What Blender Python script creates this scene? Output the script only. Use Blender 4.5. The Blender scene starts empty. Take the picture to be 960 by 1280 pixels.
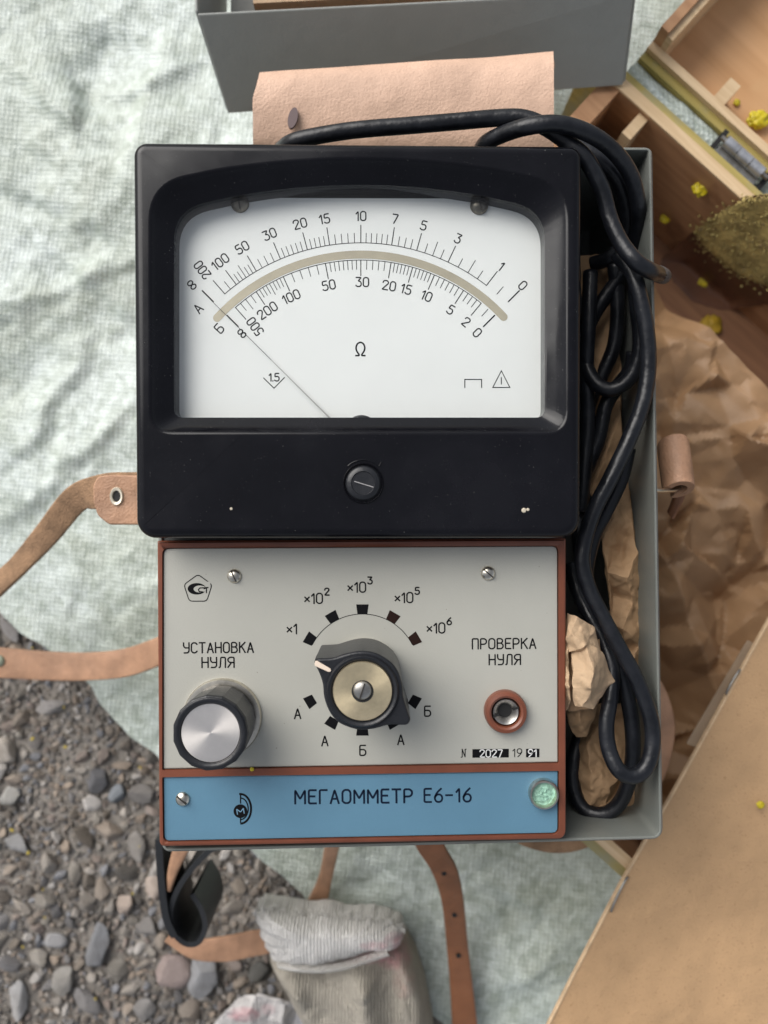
import bpy, bmesh, math, random
import numpy as np
from mathutils import Vector, noise
PI = math.pi
R = math.radians
rnd = random.Random(7)
nr = np.random.RandomState(7)
scene = bpy.context.scene
C = scene.collection

# ------------------------------------------------------------------ camera, sky, sun, exposure
CZ, F = 0.41, 1000.0            # lens height above the ground (m), focal length in photo pixels
cam = bpy.data.cameras.new('camera'); camo = bpy.data.objects.new('camera', cam); C.objects.link(camo)
camo.location = (0, 0, CZ); scene.camera = camo
cam.sensor_fit = 'HORIZONTAL'; cam.sensor_width = 27.0; cam.lens = 27.0 * F / 960.0
cam.clip_start = 0.01; cam.clip_end = 50
cam.dof.use_dof = True; cam.dof.focus_distance = 0.243; cam.dof.aperture_fstop = 9.5
SUN_EL, SUN_AZ = 39.0, 134.0    # azimuth measured anticlockwise from +x: the light comes from the upper left
w = bpy.data.worlds.new('World'); scene.world = w; w.use_nodes = True
wn = w.node_tree; wn.nodes.clear()
sky = wn.nodes.new('ShaderNodeTexSky'); sky.sky_type = 'NISHITA'; sky.sun_disc = False
sky.sun_elevation = R(SUN_EL); sky.sun_rotation = R(90 - SUN_AZ); sky.dust_density = 3.0; sky.air_density = 1.0
sky.ozone_density = 1.0
bg = wn.nodes.new('ShaderNodeBackground'); bg.inputs[1].default_value = 0.072
hs = wn.nodes.new('ShaderNodeHueSaturation'); hs.inputs['Saturation'].default_value = 0.35
wo = wn.nodes.new('ShaderNodeOutputWorld')
wn.links.new(sky.outputs[0], hs.inputs['Color']); wn.links.new(hs.outputs[0], bg.inputs[0]); wn.links.new(bg.outputs[0], wo.inputs[0])
sun = bpy.data.lights.new('sun', 'SUN'); sun.energy = 1.5; sun.angle = R(52); sun.color = (1.0, 0.97, 0.93)
suno = bpy.data.objects.new('sun', sun); C.objects.link(suno)
sd = Vector((math.cos(R(SUN_AZ)) * math.cos(R(SUN_EL)), math.sin(R(SUN_AZ)) * math.cos(R(SUN_EL)), math.sin(R(SUN_EL))))
suno.rotation_euler = sd.to_track_quat('Z', 'Y').to_euler(); suno.location = (-.5, .5, 1)
vs = scene.view_settings; vs.view_transform = 'Standard'; vs.look = 'None'; vs.exposure = .97; vs.gamma = 1.0
scene.cycles.max_bounces = 8; scene.cycles.use_denoising = True

# ------------------------------------------------------------------ helpers
def P(px, py, z):
    d = (CZ - z) / F
    return Vector(((px - 480) * d, (640 - py) * d, z))
def lin(c):
    return tuple(((v / 255) / 12.92 if v <= 10 else ((v / 255 + .055) / 1.055) ** 2.4) for v in c)

MATS = {}
def mat(name, col, rough=.5, metal=0, spec=.5, nscale=None, namp=.15, col2=None, bump=0, bscale=500, detail=4,
        aniso=0, coat=0, sheen=0, speck=None, speck_scale=900, speck_thr=.74, attr=None, translucent=0, rough2=None):
    if name in MATS: return MATS[name]
    m = bpy.data.materials.new(name); m.use_nodes = True
    nt = m.node_tree; b = nt.nodes['Principled BSDF']
    N = nt.nodes.new; L = nt.links.new
    b.inputs['Base Color'].default_value = (*col, 1); b.inputs['Roughness'].default_value = rough
    b.inputs['Metallic'].default_value = metal; b.inputs['Specular IOR Level'].default_value = spec
    b.inputs['Coat Weight'].default_value = coat; b.inputs['Coat Roughness'].default_value = .08
    if sheen: b.inputs['Sheen Weight'].default_value = sheen
    tc = N('ShaderNodeTexCoord'); cur = None
    if nscale:
        n = N('ShaderNodeTexNoise'); n.inputs['Scale'].default_value = nscale; n.inputs['Detail'].default_value = 6
        n.inputs['Roughness'].default_value = .6; L(tc.outputs['Object'], n.inputs['Vector'])
        cr = N('ShaderNodeValToRGB'); cr.color_ramp.elements[0].position = .3; cr.color_ramp.elements[1].position = .7
        a = tuple(max(0, v * (1 - namp)) for v in col); c2 = col2 or tuple(min(1, v * (1 + namp)) for v in col)
        cr.color_ramp.elements[0].color = (*a, 1); cr.color_ramp.elements[1].color = (*c2, 1)
        L(n.outputs['Fac'], cr.inputs['Fac']); cur = cr.outputs['Color']
        if rough2 is not None:
            mr = N('ShaderNodeMapRange'); mr.inputs['To Min'].default_value = rough; mr.inputs['To Max'].default_value = rough2
            mr.inputs['From Min'].default_value = .35; mr.inputs['From Max'].default_value = .65
            L(n.outputs['Fac'], mr.inputs['Value']); L(mr.outputs[0], b.inputs['Roughness'])
    if attr:
        at = N('ShaderNodeAttribute'); at.attribute_name = attr
        if cur:
            mx = N('ShaderNodeMix'); mx.data_type = 'RGBA'; mx.blend_type = 'MULTIPLY'; mx.inputs['Factor'].default_value = 1
            L(at.outputs['Color'], mx.inputs['A']); L(cur, mx.inputs['B']); cur = mx.outputs['Result']
        else: cur = at.outputs['Color']
    if speck:
        v = N('ShaderNodeTexNoise'); v.inputs['Scale'].default_value = speck_scale; v.inputs['Detail'].default_value = 2
        L(tc.outputs['Object'], v.inputs['Vector'])
        cr = N('ShaderNodeValToRGB'); cr.color_ramp.elements[0].position = speck_thr; cr.color_ramp.elements[1].position = speck_thr + .03
        L(v.outputs['Fac'], cr.inputs['Fac'])
        mx = N('ShaderNodeMix'); mx.data_type = 'RGBA'
        L(cr.outputs['Color'], mx.inputs['Factor'])
        if cur: L(cur, mx.inputs['A'])
        else: mx.inputs['A'].default_value = (*col, 1)
        mx.inputs['B'].default_value = (*speck, 1); cur = mx.outputs['Result']
    if cur: L(cur, b.inputs['Base Color'])
    if bump:
        n = N('ShaderNodeTexNoise'); n.inputs['Scale'].default_value = bscale; n.inputs['Detail'].default_value = detail
        L(tc.outputs['Object'], n.inputs['Vector'])
        bp = N('ShaderNodeBump'); bp.inputs['Strength'].default_value = bump; bp.inputs['Distance'].default_value = .0006
        L(n.outputs['Fac'], bp.inputs['Height']); L(bp.outputs[0], b.inputs['Normal'])
    if aniso:
        b.inputs['Anisotropic'].default_value = aniso
        tg = N('ShaderNodeTangent'); tg.direction_type = 'RADIAL'; tg.axis = 'Z'; L(tg.outputs[0], b.inputs['Tangent'])
    MATS[name] = m
    return m

ORG = {}
def link(o, parent, origin):
    C.objects.link(o); ORG[o.name] = Vector(origin)
    if parent is not None:
        o.parent = parent; o.location = Vector(origin) - ORG[parent.name]
    else: o.location = origin
    return o
def mk(name, verts, faces, m, parent=None, origin=None, smooth=False, sharp=None):
    vs_ = [Vector(v) for v in verts]
    if origin is None:
        if parent is None:
            xs = [v.x for v in vs_]; ys = [v.y for v in vs_]; zs = [v.z for v in vs_]
            origin = Vector(((min(xs) + max(xs)) / 2, (min(ys) + max(ys)) / 2, min(zs)))
        else: origin = ORG[parent.name]
    origin = Vector(origin)
    me = bpy.data.meshes.new(name); me.from_pydata([v - origin for v in vs_], [], faces); me.update()
    if m: me.materials.append(m)
    bm = bmesh.new(); bm.from_mesh(me); bmesh.ops.recalc_face_normals(bm, faces=bm.faces); bm.to_mesh(me); bm.free()
    if smooth or sharp:
        me.shade_smooth()
        if sharp: me.set_sharp_from_angle(angle=R(sharp))
    o = link(bpy.data.objects.new(name, me), parent, origin)
    if sharp and not smooth:
        md = o.modifiers.new('normals', 'WEIGHTED_NORMAL'); md.keep_sharp = True
    return o
def thing(name, label, cat, loc, group=None):
    o = bpy.data.objects.new(name, None); o.empty_display_size = .01
    link(o, None, loc); return tag(o, label, cat, group)
def part_empty(name, parent, loc):
    o = bpy.data.objects.new(name, None); o.empty_display_size = .01; return link(o, parent, loc)
def tag(o, label=None, cat=None, group=None, kind=None):
    if label: o['label'] = label
    if cat: o['category'] = cat
    if group: o['group'] = group
    if kind: o['kind'] = kind
    return o
def dup(o, parent, origin, recurse=True):
    c = o.copy(); C.objects.link(c); ORG[c.name] = Vector(origin); c.parent = parent
    c.location = Vector(origin) - (ORG[parent.name] if parent else Vector())
    if recurse:
        for ch in o.children:
            d = ch.copy(); C.objects.link(d); d.parent = c; ORG[d.name] = ORG[ch.name] + Vector(origin) - ORG[o.name]
    return c

class MB:
    def __init__(s): s.v = []; s.f = []
    def add(s, v, f):
        k = len(s.v); s.v += [tuple(a) for a in v]; s.f += [tuple(i + k for i in q) for q in f]; return s
    def build(s, name, m, parent=None, **k): return mk(name, s.v, s.f, m, parent, **k)

def round_poly(pts, r, n=4, closed=True):
    out = []; N_ = len(pts)
    rr = r if isinstance(r, (list, tuple)) else [r] * N_
    for i in range(N_):
        p = Vector(pts[i]).to_2d()
        if not closed and i in (0, N_ - 1): out.append(p); continue
        a = Vector(pts[i - 1]).to_2d(); b = Vector(pts[(i + 1) % N_]).to_2d()
        da = (a - p); db = (b - p)
        k = 2.0 if closed else 2.0
        d = min(rr[i], da.length / k, db.length / k)
        if d < 1e-9: out.append(p); continue
        q0 = p + da.normalized() * d; q1 = p + db.normalized() * d
        for j in range(n + 1):
            t = j / n; out.append(q0 * (1 - t) ** 2 + p * 2 * t * (1 - t) + q1 * t * t)
    return out
def inset(poly, d):
    n = len(poly); area = sum(poly[i].x * poly[(i + 1) % n].y - poly[(i + 1) % n].x * poly[i].y for i in range(n))
    s = 1 if area > 0 else -1; out = []
    for i in range(n):
        a = (poly[i] - poly[i - 1]); b = (poly[(i + 1) % n] - poly[i])
        if a.length < 1e-12: a = b
        if b.length < 1e-12: b = a
        na = Vector((-a.y, a.x)).normalized() * s; nb = Vector((-b.y, b.x)).normalized() * s
        m_ = na + nb
        m_ = m_.normalized() if m_.length > 1e-6 else na
        out.append(poly[i] + m_ * d / max(.45, m_.dot(na)))
    return out
def prism_data(poly, z0, z1, bev=0, seg=3, bottom=True):
    """poly: world 2-D outline; vertical sides, rounded upper edge."""
    rings = [[(p.x, p.y, z0) for p in poly]]
    if bev:
        for k in range(seg + 1):
            a = k / seg * PI / 2
            q = inset(poly, bev * (1 - math.cos(a)))
            rings.append([(p.x, p.y, z1 - bev + bev * math.sin(a)) for p in q])
    else: rings.append([(p.x, p.y, z1) for p in poly])
    n = len(poly); v = [p for r in rings for p in r]; f = []
    for k in range(len(rings) - 1):
        for i in range(n):
            j = (i + 1) % n; f.append((k * n + i, k * n + j, (k + 1) * n + j, (k + 1) * n + i))
    f.append(tuple((len(rings) - 1) * n + i for i in range(n)))
    if bottom: f.append(tuple(reversed(range(n))))
    return v, f
def pxpoly(pts, z): return [P(x, y, z).to_2d() for x, y in pts]
def prism(name, pts, z0, z1, m, parent=None, bev=0, seg=3, r=0, rn=4, sharp=40, **k):
    """pts are photo pixels read at the height z1"""
    poly = round_poly(pts, r, rn) if r else [Vector(p) for p in pts]
    v, f = prism_data(pxpoly(poly, z1), z0, z1, bev, seg)
    return mk(name, v, f, m, parent, sharp=sharp, **k)
def rings_mesh(rings, closed=True, cap0=False, cap1=False):
    n = len(rings[0]); v = [p for r in rings for p in r]; f = []
    for k in range(len(rings) - 1):
        for i in range(n if closed else n - 1):
            j = (i + 1) % n; f.append((k * n + i, k * n + j, (k + 1) * n + j, (k + 1) * n + i))
    if cap0: f.append(tuple(reversed(range(n))))
    if cap1: f.append(tuple((len(rings) - 1) * n + i for i in range(n)))
    return v, f
def lathe(prof, cx, cy, n=48, cap=True, wob=None):
    rings = [[(cx + r * math.cos(2 * PI * i / n), cy + r * math.sin(2 * PI * i / n), z) for i in range(n)] for r, z in prof]
    return rings_mesh(rings, cap0=cap and prof[0][0] > 1e-7, cap1=cap and prof[-1][0] > 1e-7)
def box(cx, cy, cz, sx, sy, sz, rot=0):
    v = []; c, s = math.cos(rot), math.sin(rot)
    for dz in (-1, 1):
        for dx, dy in ((-1, -1), (1, -1), (1, 1), (-1, 1)):
            x, y = dx * sx / 2, dy * sy / 2
            v.append((cx + c * x - s * y, cy + s * x + c * y, cz + dz * sz / 2))
    return v, [(3, 2, 1, 0), (4, 5, 6, 7), (0, 1, 5, 4), (1, 2, 6, 5), (2, 3, 7, 6), (3, 0, 4, 7)]
def catmull(pts, per=8):
    pts = [Vector(p) for p in pts]; out = []
    q = [pts[0] * 2 - pts[1]] + pts + [pts[-1] * 2 - pts[-2]]
    for i in range(1, len(q) - 2):
        a, b, c, d = q[i - 1:i + 3]
        for k in range(per):
            t = k / per
            out.append(.5 * ((2 * b) + (c - a) * t + (2 * a - 5 * b + 4 * c - d) * t * t + (3 * b - a - 3 * c + d) * t ** 3))
    out.append(pts[-1]); return out
def tube(path, r, n=14, cap=True):
    """path of world Vectors, r constant or list"""
    m_ = len(path); rings = []; up = None
    for i in range(m_):
        t = (path[min(i + 1, m_ - 1)] - path[max(i - 1, 0)]).normalized()
        if up is None: up = t.orthogonal().normalized()
        up = (up - t * up.dot(t)).normalized(); s = t.cross(up)
        rr = r[i] if isinstance(r, (list, tuple)) else r
        rings.append([path[i] + (up * math.cos(2 * PI * k / n) + s * math.sin(2 * PI * k / n)) * rr for k in range(n)])
    return rings_mesh(rings, cap0=cap, cap1=cap)
def strap_data(ea, eb, th=.0024, per=8, round_=.0006):
    """band between two edge curves (lists of world points), with thickness and softened edges"""
    A = catmull(ea, per); B = catmull(eb, per); n = len(A); rings = []
    for i in range(n):
        t = ((A[min(i + 1, n - 1)] + B[min(i + 1, n - 1)]) - (A[max(i - 1, 0)] + B[max(i - 1, 0)])).normalized()
        wv = (B[i] - A[i]); L_ = wv.length; wv = wv / L_; nn = wv.cross(t).normalized()
        if i and nn.dot(pn) < 0: nn = -nn
        if not i and nn.z < 0: nn = -nn
        pn = nn; e = round_
        a, b = A[i], B[i]
        rings.append([a + wv * e, a + wv * L_ * .33 + nn * .0001, a + wv * L_ * .66 + nn * .0001, b - wv * e, b - nn * e, b - nn * (th - e), b - wv * e - nn * th, a + wv * e - nn * th, a - nn * (th - e), a - nn * e])
    return rings_mesh(rings, cap0=True, cap1=True)
def strap(name, ea, eb, m, parent=None, th=.0024, per=8, **k):
    v, f = strap_data([P(*p) for p in ea], [P(*p) for p in eb], th, per)
    return mk(name, v, f, m, parent, sharp=50, **k)

# crumple field: random facets (as creased paper has), rasterised once and looked up
def facet_field(seed, cell, amp, size=.30, res=.0006, octave=None):
    from mathutils.geometry import delaunay_2d_cdt
    r = np.random.RandomState(seed); n = int((size / cell) ** 2 * 1.3); N_ = int(size / res)
    pts = r.uniform(-cell, size + cell, (n, 2)); hts = r.uniform(-1, 1, n) * amp
    co, _, fs, orig, _, _ = delaunay_2d_cdt([Vector(p) for p in pts], [], [], 0, 1e-7)
    hv = [hts[o[0]] if o else 0 for o in orig]; H = np.zeros((N_, N_), np.float32)
    for f_ in fs:
        a, b, c = [co[i] for i in f_]; ha, hb, hc_ = [hv[i] for i in f_]
        x0 = max(0, int(min(a.x, b.x, c.x) / res)); x1 = min(N_ - 1, int(max(a.x, b.x, c.x) / res) + 1)
        y0 = max(0, int(min(a.y, b.y, c.y) / res)); y1 = min(N_ - 1, int(max(a.y, b.y, c.y) / res) + 1)
        if x1 < x0 or y1 < y0: continue
        X, Y = np.meshgrid(np.arange(x0, x1 + 1) * res, np.arange(y0, y1 + 1) * res)
        den = (b.y - c.y) * (a.x - c.x) + (c.x - b.x) * (a.y - c.y)
        if abs(den) < 1e-14: continue
        u = ((b.y - c.y) * (X - c.x) + (c.x - b.x) * (Y - c.y)) / den; v = ((c.y - a.y) * (X - c.x) + (a.x - c.x) * (Y - c.y)) / den; w_ = 1 - u - v
        m_ = (u >= -1e-6) & (v >= -1e-6) & (w_ >= -1e-6); S = H[y0:y1 + 1, x0:x1 + 1]; S[m_] = (u * ha + v * hb + w_ * hc_)[m_]
    H = H.tolist(); sub = facet_field(seed + 1, cell * octave, amp * octave * 1.1, size, res) if octave else None
    def h(x, y):
        fx = ((x + size * 20.5) % size) / res; fy = ((y + size * 20.5) % size) / res; i = int(fx); j = int(fy); u = fx - i; v = fy - j
        i %= N_; j %= N_; i1 = min(i + 1, N_ - 1); j1 = min(j + 1, N_ - 1)
        z = (H[j][i] * (1 - u) + H[j][i1] * u) * (1 - v) + (H[j1][i] * (1 - u) + H[j1][i1] * u) * v
        return z + (sub(x, y) if sub else 0)
    return h
# crisp-creased fold field for paper and cloth
def fold_field(seed, n=10, per=(.012, .05), amp=1.0):
    r = random.Random(seed); F_ = []
    for _ in range(n):
        a = r.uniform(0, PI); p = r.uniform(*per)
        F_.append((math.cos(a), math.sin(a), p, r.random(), p * r.uniform(.5, 1), r.uniform(30, 70)))
    def h(x, y):
        s = 0
        for cx, cy, p, o, k, ws in F_:
            wx = noise.noise(Vector((x * ws * .6, y * ws * .6, o * 50)))
            t = ((x * cx + y * cy) / p + o + wx * .7) % 1.0
            s += k * (abs(t - .5) * 2 - .5)
        return s * amp / n * 2.4
    return h
def pillow(name, outline, zedge, ztop, m, parent=None, seed=1, amp=.5, nr_=26, na=110, power=.5, fper=(.006, .03), smooth=False, under=True, jag=0.0, cen=None, field=None, **k):
    """closed crumpled body: outline (photo pixels at zedge) pulled up to ztop"""
    zc = (zedge + ztop) / 2
    poly = [P(x, y, zc) for x, y in round_poly(outline, 6, 3)]
    c = P(*cen, zc) if cen else sum(poly, Vector()) / len(poly)
    # resample outline by length
    L_ = [0]
    for i in range(len(poly)): L_.append(L_[-1] + (poly[(i + 1) % len(poly)] - poly[i]).length)
    rim = []
    for k_ in range(na):
        t = L_[-1] * k_ / na; i = max(j for j in range(len(poly)) if L_[j] <= t)
        u = (t - L_[i]) / max(1e-9, L_[i + 1] - L_[i]); rim.append(poly[i].lerp(poly[(i + 1) % len(poly)], u))
    h = field or fold_field(seed, 12, fper, amp); H = ztop - zedge; rings = []
    rj = random.Random(seed)
    js = [1 + jag * noise.noise(Vector((q.x * 300, q.y * 300, seed))) for q in rim]
    for s in range(nr_ + 1):
        t = 1 - s / nr_
        t = t if t else 1e-3
        ring = []
        for qi, q in enumerate(rim):
            p = c.lerp(q, t * js[qi]); prof = (max(0, 1 - t ** 3)) ** power
            z = zedge + H * prof + h(p.x, p.y) * min(1, (1 - t) * 4 + .15)
            d = .18 * h(p.y + 3, p.x - 2) * (1 - t * .3)
            ring.append((p.x + d, p.y - d * .8, z))
        rings.append(ring)
    v, f = rings_mesh(rings, cap1=True)
    if under:
        nv = len(v); v = v + [(x, y, zedge - .0015) for x, y, z in rings[0]]
        for i in range(na):
            j = (i + 1) % na; f.append((i, j, nv + j, nv + i))
        f.append(tuple(nv + i for i in range(na)))
    return mk(name, v, f, m, parent, smooth=smooth, **k)

# ------------------------------------------------------------------ stroke lettering
G = {
 '0': ([[(0,1),(0,5),(.9,6),(2.6,6),(3.5,5),(3.5,1),(2.6,0),(.9,0),(0,1)]], 3.5),
 '1': ([[(.2,4.4),(1.6,6),(1.6,0)]], 1.8),
 '2': ([[(0,4.5),(.3,5.6),(1.4,6),(2.6,6),(3.5,5.2),(3.5,4.2),(0,0),(3.6,0)]], 3.6),
 '3': ([[(.1,6),(3.4,6),(1.5,3.6),(2.6,3.5),(3.5,2.6),(3.5,1),(2.6,0),(.8,0),(0,.8)]], 3.5),
 '5': ([[(3.2,6),(.4,6),(.2,3.3),(2.4,3.7),(3.5,2.8),(3.5,1),(2.6,0),(.9,0),(0,.7)]], 3.5),
 '6': ([[(3,6),(1.2,4.4),(0,2.4),(0,1),(.9,0),(2.6,0),(3.5,1),(3.5,2.4),(2.6,3.4),(1,3.4),(0,2.2)]], 3.5),
 '7': ([[(0,6),(3.5,6),(1.2,0)]], 3.5),
 '9': ([[(.5,0),(2.3,1.6),(3.5,3.6),(3.5,5),(2.6,6),(.9,6),(0,5),(0,3.6),(.9,2.6),(2.5,2.6),(3.5,3.8)]], 3.5),
 'x': ([[(0,1.2),(2.6,3.8)],[(0,3.8),(2.6,1.2)]], 2.6),
 '-': ([[(0,3),(3,3)]], 3), '.': ([[(0,0),(.15,.15)]], .3),
 'А': ([[(0,0),(1.8,6),(3.6,0)],[(.6,2),(3.0,2)]], 3.6),
 'Б': ([[(3.3,6),(0,6),(0,0),(2.5,0),(3.5,.9),(3.5,2.6),(2.5,3.5),(0,3.5)]], 3.5),
 'В': ([[(0,0),(0,6),(2.3,6),(3.2,5.2),(3.2,4.1),(2.3,3.3),(0,3.3)],[(2.3,3.3),(3.5,2.4),(3.5,.9),(2.5,0),(0,0)]], 3.5),
 'Г': ([[(0,0),(0,6),(3.2,6)]], 3.2),
 'Е': ([[(3.2,6),(0,6),(0,0),(3.2,0)],[(0,3.2),(2.6,3.2)]], 3.2),
 'К': ([[(0,0),(0,6)],[(3.4,6),(.1,2.8)],[(1.1,3.8),(3.5,0)]], 3.5),
 'Л': ([[(0,0),(.6,.3),(1,6),(3.6,6),(3.6,0)]], 3.6),
 'М': ([[(0,0),(0,6),(2.2,2),(4.4,6),(4.4,0)]], 4.4),
 'Н': ([[(0,0),(0,6)],[(3.5,0),(3.5,6)],[(0,3.1),(3.5,3.1)]], 3.5),
 'О': ([[(0,1),(0,5),(.9,6),(2.7,6),(3.6,5),(3.6,1),(2.7,0),(.9,0),(0,1)]], 3.6),
 'П': ([[(0,0),(0,6),(3.5,6),(3.5,0)]], 3.5),
 'Р': ([[(0,0),(0,6),(2.5,6),(3.5,5.1),(3.5,3.6),(2.5,2.7),(0,2.7)]], 3.5),
 'С': ([[(3.5,5.1),(2.6,6),(.9,6),(0,5),(0,1),(.9,0),(2.6,0),(3.5,.9)]], 3.5),
 'Т': ([[(0,6),(3.6,6)],[(1.8,6),(1.8,0)]], 3.6),
 'У': ([[(0,6),(0,4),(.8,3),(3.4,3)],[(3.4,6),(3.4,1),(2.6,0),(.4,0)]], 3.4),
 'Я': ([[(3.5,0),(3.5,6),(1,6),(0,5.1),(0,3.8),(1,2.9),(3.5,2.9)],[(2,2.9),(0,0)]], 3.5),
 'N': ([[(0,0),(.8,0),(.8,6)],[(.8,6),(3,0),(3,6),(3.7,6)]], 3.7),
 'I': ([[(0,.6),(0,4.2),(1.3,4.2)]], 2),
 'w': ([[(2.1,3),(1.5,4.3),(.6,4.3),(0,3.6),(0,2.4),(.6,1.7),(1.5,1.7),(2.1,3),(2.7,4.3),(3.6,4.3),(4.2,3.6),(4.2,2.4),(3.6,1.7),(2.7,1.7),(2.1,3)]], 4.2),
 'O': ([[(0,0),(1.4,0),(1.4,.5),(.3,2),(0,3.6),(.6,5.3),(2,6),(3.4,5.3),(4,3.6),(3.7,2),(2.6,.5),(2.6,0),(4,0)]], 4),
}
def ribbon(mb, pts, wd, zt):
    """flat printed line: pts are world 2-D points"""
    n = len(pts)
    if n < 2: return
    closed = (pts[0] - pts[-1]).length < 1e-7
    v = []
    for i in range(n):
        if closed: a = pts[(i - 1) % (n - 1)] if i else pts[n - 2]; b = pts[i + 1] if i < n - 1 else pts[1]
        else: a = pts[max(i - 1, 0)]; b = pts[min(i + 1, n - 1)]
        d0 = (pts[i] - a); d1 = (b - pts[i])
        if d0.length < 1e-9: d0 = d1
        if d1.length < 1e-9: d1 = d0
        t = d0.normalized() + d1.normalized()
        t = t.normalized() if t.length > 1e-6 else d0.normalized()
        nn = Vector((-t.y, t.x)); k = min(1.8, 1 / max(.3, nn.dot(Vector((-d0.y, d0.x)).normalized())))
        p = pts[i]
        if not closed and i == 0: p = p - d1.normalized() * wd * .4
        if not closed and i == n - 1: p = p + d0.normalized() * wd * .4
        v += [(p + nn * wd * .5 * k), (p - nn * wd * .5 * k)]
    mb.add([(a.x, a.y, zt) for a in v], [(2 * i, 2 * i + 1, 2 * i + 3, 2 * i + 2) for i in range(n - 1)])
def text(mb, s, px, py, h, z, wd=1.3, rot=0, gap=1.5, sup=None, width=None):
    """centred at photo pixel (px, py); h = letter height in px; rot in degrees clockwise; sup = raised digits at the end"""
    W_ = sum(G[c][1] for c in s) + gap * (len(s) - 1); k = h / 6.0
    kx = k if width is None else width / W_
    x = -W_ / 2; cr, sr = math.cos(R(rot)), math.sin(R(rot)); zz = z
    def put(pl, ox, kx, k, oy):
        nonlocal zz
        rp = round_poly(pl, .75, 4, closed=False)
        pts = []
        for q in rp:
            dx = ox + q.x * kx; dy = -(q.y * k) + oy
            pts.append(P(px + dx * cr - dy * sr, py + dx * sr + dy * cr, z).to_2d())
        ribbon(mb, pts, wd * (CZ - z) / F, zz); zz += 1.5e-6
    for c in s:
        for pl in G[c][0]: put(pl, x * kx, kx, k, h / 2)
        x += G[c][1] + gap
    if sup:
        for c in sup:
            for pl in G[c][0]: put(pl, x * kx + .3, k * .72, k * .68, -h * .32)
            x += G[c][1]
def pline(mb, pts, wd, z):
    ribbon(mb, [P(x, y, z).to_2d() for x, y in pts], wd * (CZ - z) / F, z)
def pfill(mb, pts, z): 
    q = [P(x, y, z) for x, y in pts]; mb.add(q, [tuple(range(len(q)))])
def arcpts(cx, cy, r, a0, a1, n): # degrees clockwise from straight up
    return [(cx + r * math.sin(R(a0 + (a1 - a0) * i / n)), cy - r * math.cos(R(a0 + (a1 - a0) * i / n))) for i in range(n + 1)]

# ------------------------------------------------------------------ materials
M_black = mat('bakelite', (.0045, .0045, .0065), .07, spec=.26, nscale=30, namp=.3, rough2=.30, speck=(.16, .16, .15), speck_scale=2300, speck_thr=.735)
M_blackr = mat('knob_plastic', (.014, .015, .018), .33, spec=.4, bump=.15, bscale=900)
M_white = mat('dial_paint', (.80, .81, .80), .5, nscale=40, namp=.02, speck=(.3, .3, .28), speck_scale=900, speck_thr=.84)
M_ink = mat('ink', (.006, .006, .007), .6, spec=.08)
M_inkw = mat('white_ink', (.7, .7, .68), .5)
M_mirror = mat('mirror_arc', (.50, .45, .345), .26, .3, nscale=22, namp=.25)  # the mirror's reflection is put into the base colour as tan
M_panel = mat('panel_paint', (.41, .405, .36), .42, nscale=16, namp=.06, bump=.10, bscale=1800, speck=(.20, .185, .15), speck_scale=900, speck_thr=.775)
M_blue = mat('blue_paint', (.100, .215, .305), .4, nscale=40, namp=.05, bump=.12, bscale=1600, speck=(.25, .36, .45), speck_scale=1600, speck_thr=.80)
M_brown = mat('brown_plastic', (.175, .054, .028), .35, nscale=90, namp=.15)
M_body = mat('body_paint', (.10, .11, .105), .5, nscale=60, namp=.2)
M_case = mat('case_paint', (.17, .18, .165), .38, nscale=35, namp=.08, bump=.12, bscale=900, speck=(.30, .22, .14), speck_scale=500, speck_thr=.84)
M_lid = mat('case_paint_lightened', (.285, .295, .275), .42, nscale=20, namp=.08, bump=.12, bscale=900, speck=(.34, .30, .20), speck_scale=420, speck_thr=.82)  # same paint as the case, lightened to offset weak light on the lid
M_nickel = mat('nickel', (.62, .58, .50), .28, 1.0, nscale=300, namp=.25)
M_alu = mat('spun_aluminium', (.74, .70, .66), .34, .82, aniso=.85, nscale=200, namp=.06)
M_gold = mat('spun_brass', (.62, .52, .34), .32, .75, aniso=.85, nscale=250, namp=.15)
M_steel = mat('dull_steel', (.34, .33, .31), .38, .9, nscale=300, namp=.3)
M_dark = mat('dark_void', (.008, .008, .008), .7)
M_seal = mat('green_seal', (.30, .52, .40), .6, bump=.5, bscale=700, nscale=500, namp=.35)
M_rubber = mat('cable_rubber', (.008, .009, .012), .28, spec=.4, nscale=120, namp=.4, rough2=.45, bump=.15, bscale=500, speck=(.06, .06, .055), speck_scale=900, speck_thr=.74)
M_pink = mat('pink_leather', (.60, .40, .29), .6, nscale=60, namp=.12, bump=.45, bscale=1100, speck=(.33, .17, .10), speck_scale=800, speck_thr=.76)
M_strap = mat('tan_leather', (.40, .225, .135), .55, nscale=80, namp=.25, bump=.5, bscale=1300, speck=(.18, .08, .04), speck_scale=600, speck_thr=.76)
M_straprough = mat('raw_leather', (.30, .18, .10), .85, nscale=120, namp=.35, bump=1.0, bscale=1200)
M_strapdk = mat('brown_leather', (.24, .095, .040), .5, nscale=80, namp=.2, bump=.4, bscale=1300)
M_blk_l = mat('black_leather', (.015, .016, .018), .5, bump=.3, bscale=900)
M_paper = mat('kraft_paper', (.52, .335, .185), .75, nscale=60, namp=.12, bump=.9, bscale=420, detail=8)
M_paperl = mat('pale_kraft_paper', (.60, .43, .27), .75, nscale=60, namp=.10, bump=.9, bscale=420, detail=8)
M_paperd = mat('lining_paper', (.45, .275, .145), .5, nscale=40, namp=.2, bump=.3, bscale=500)
M_card = mat('cardboard', (.47, .295, .155), .8, nscale=16, namp=.17, bump=.5, bscale=1100, speck=(.33, .19, .09), speck_scale=1500, speck_thr=.66)
M_cardedge = mat('card_edge', (.62, .44, .27), .8, nscale=200, namp=.2)
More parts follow.
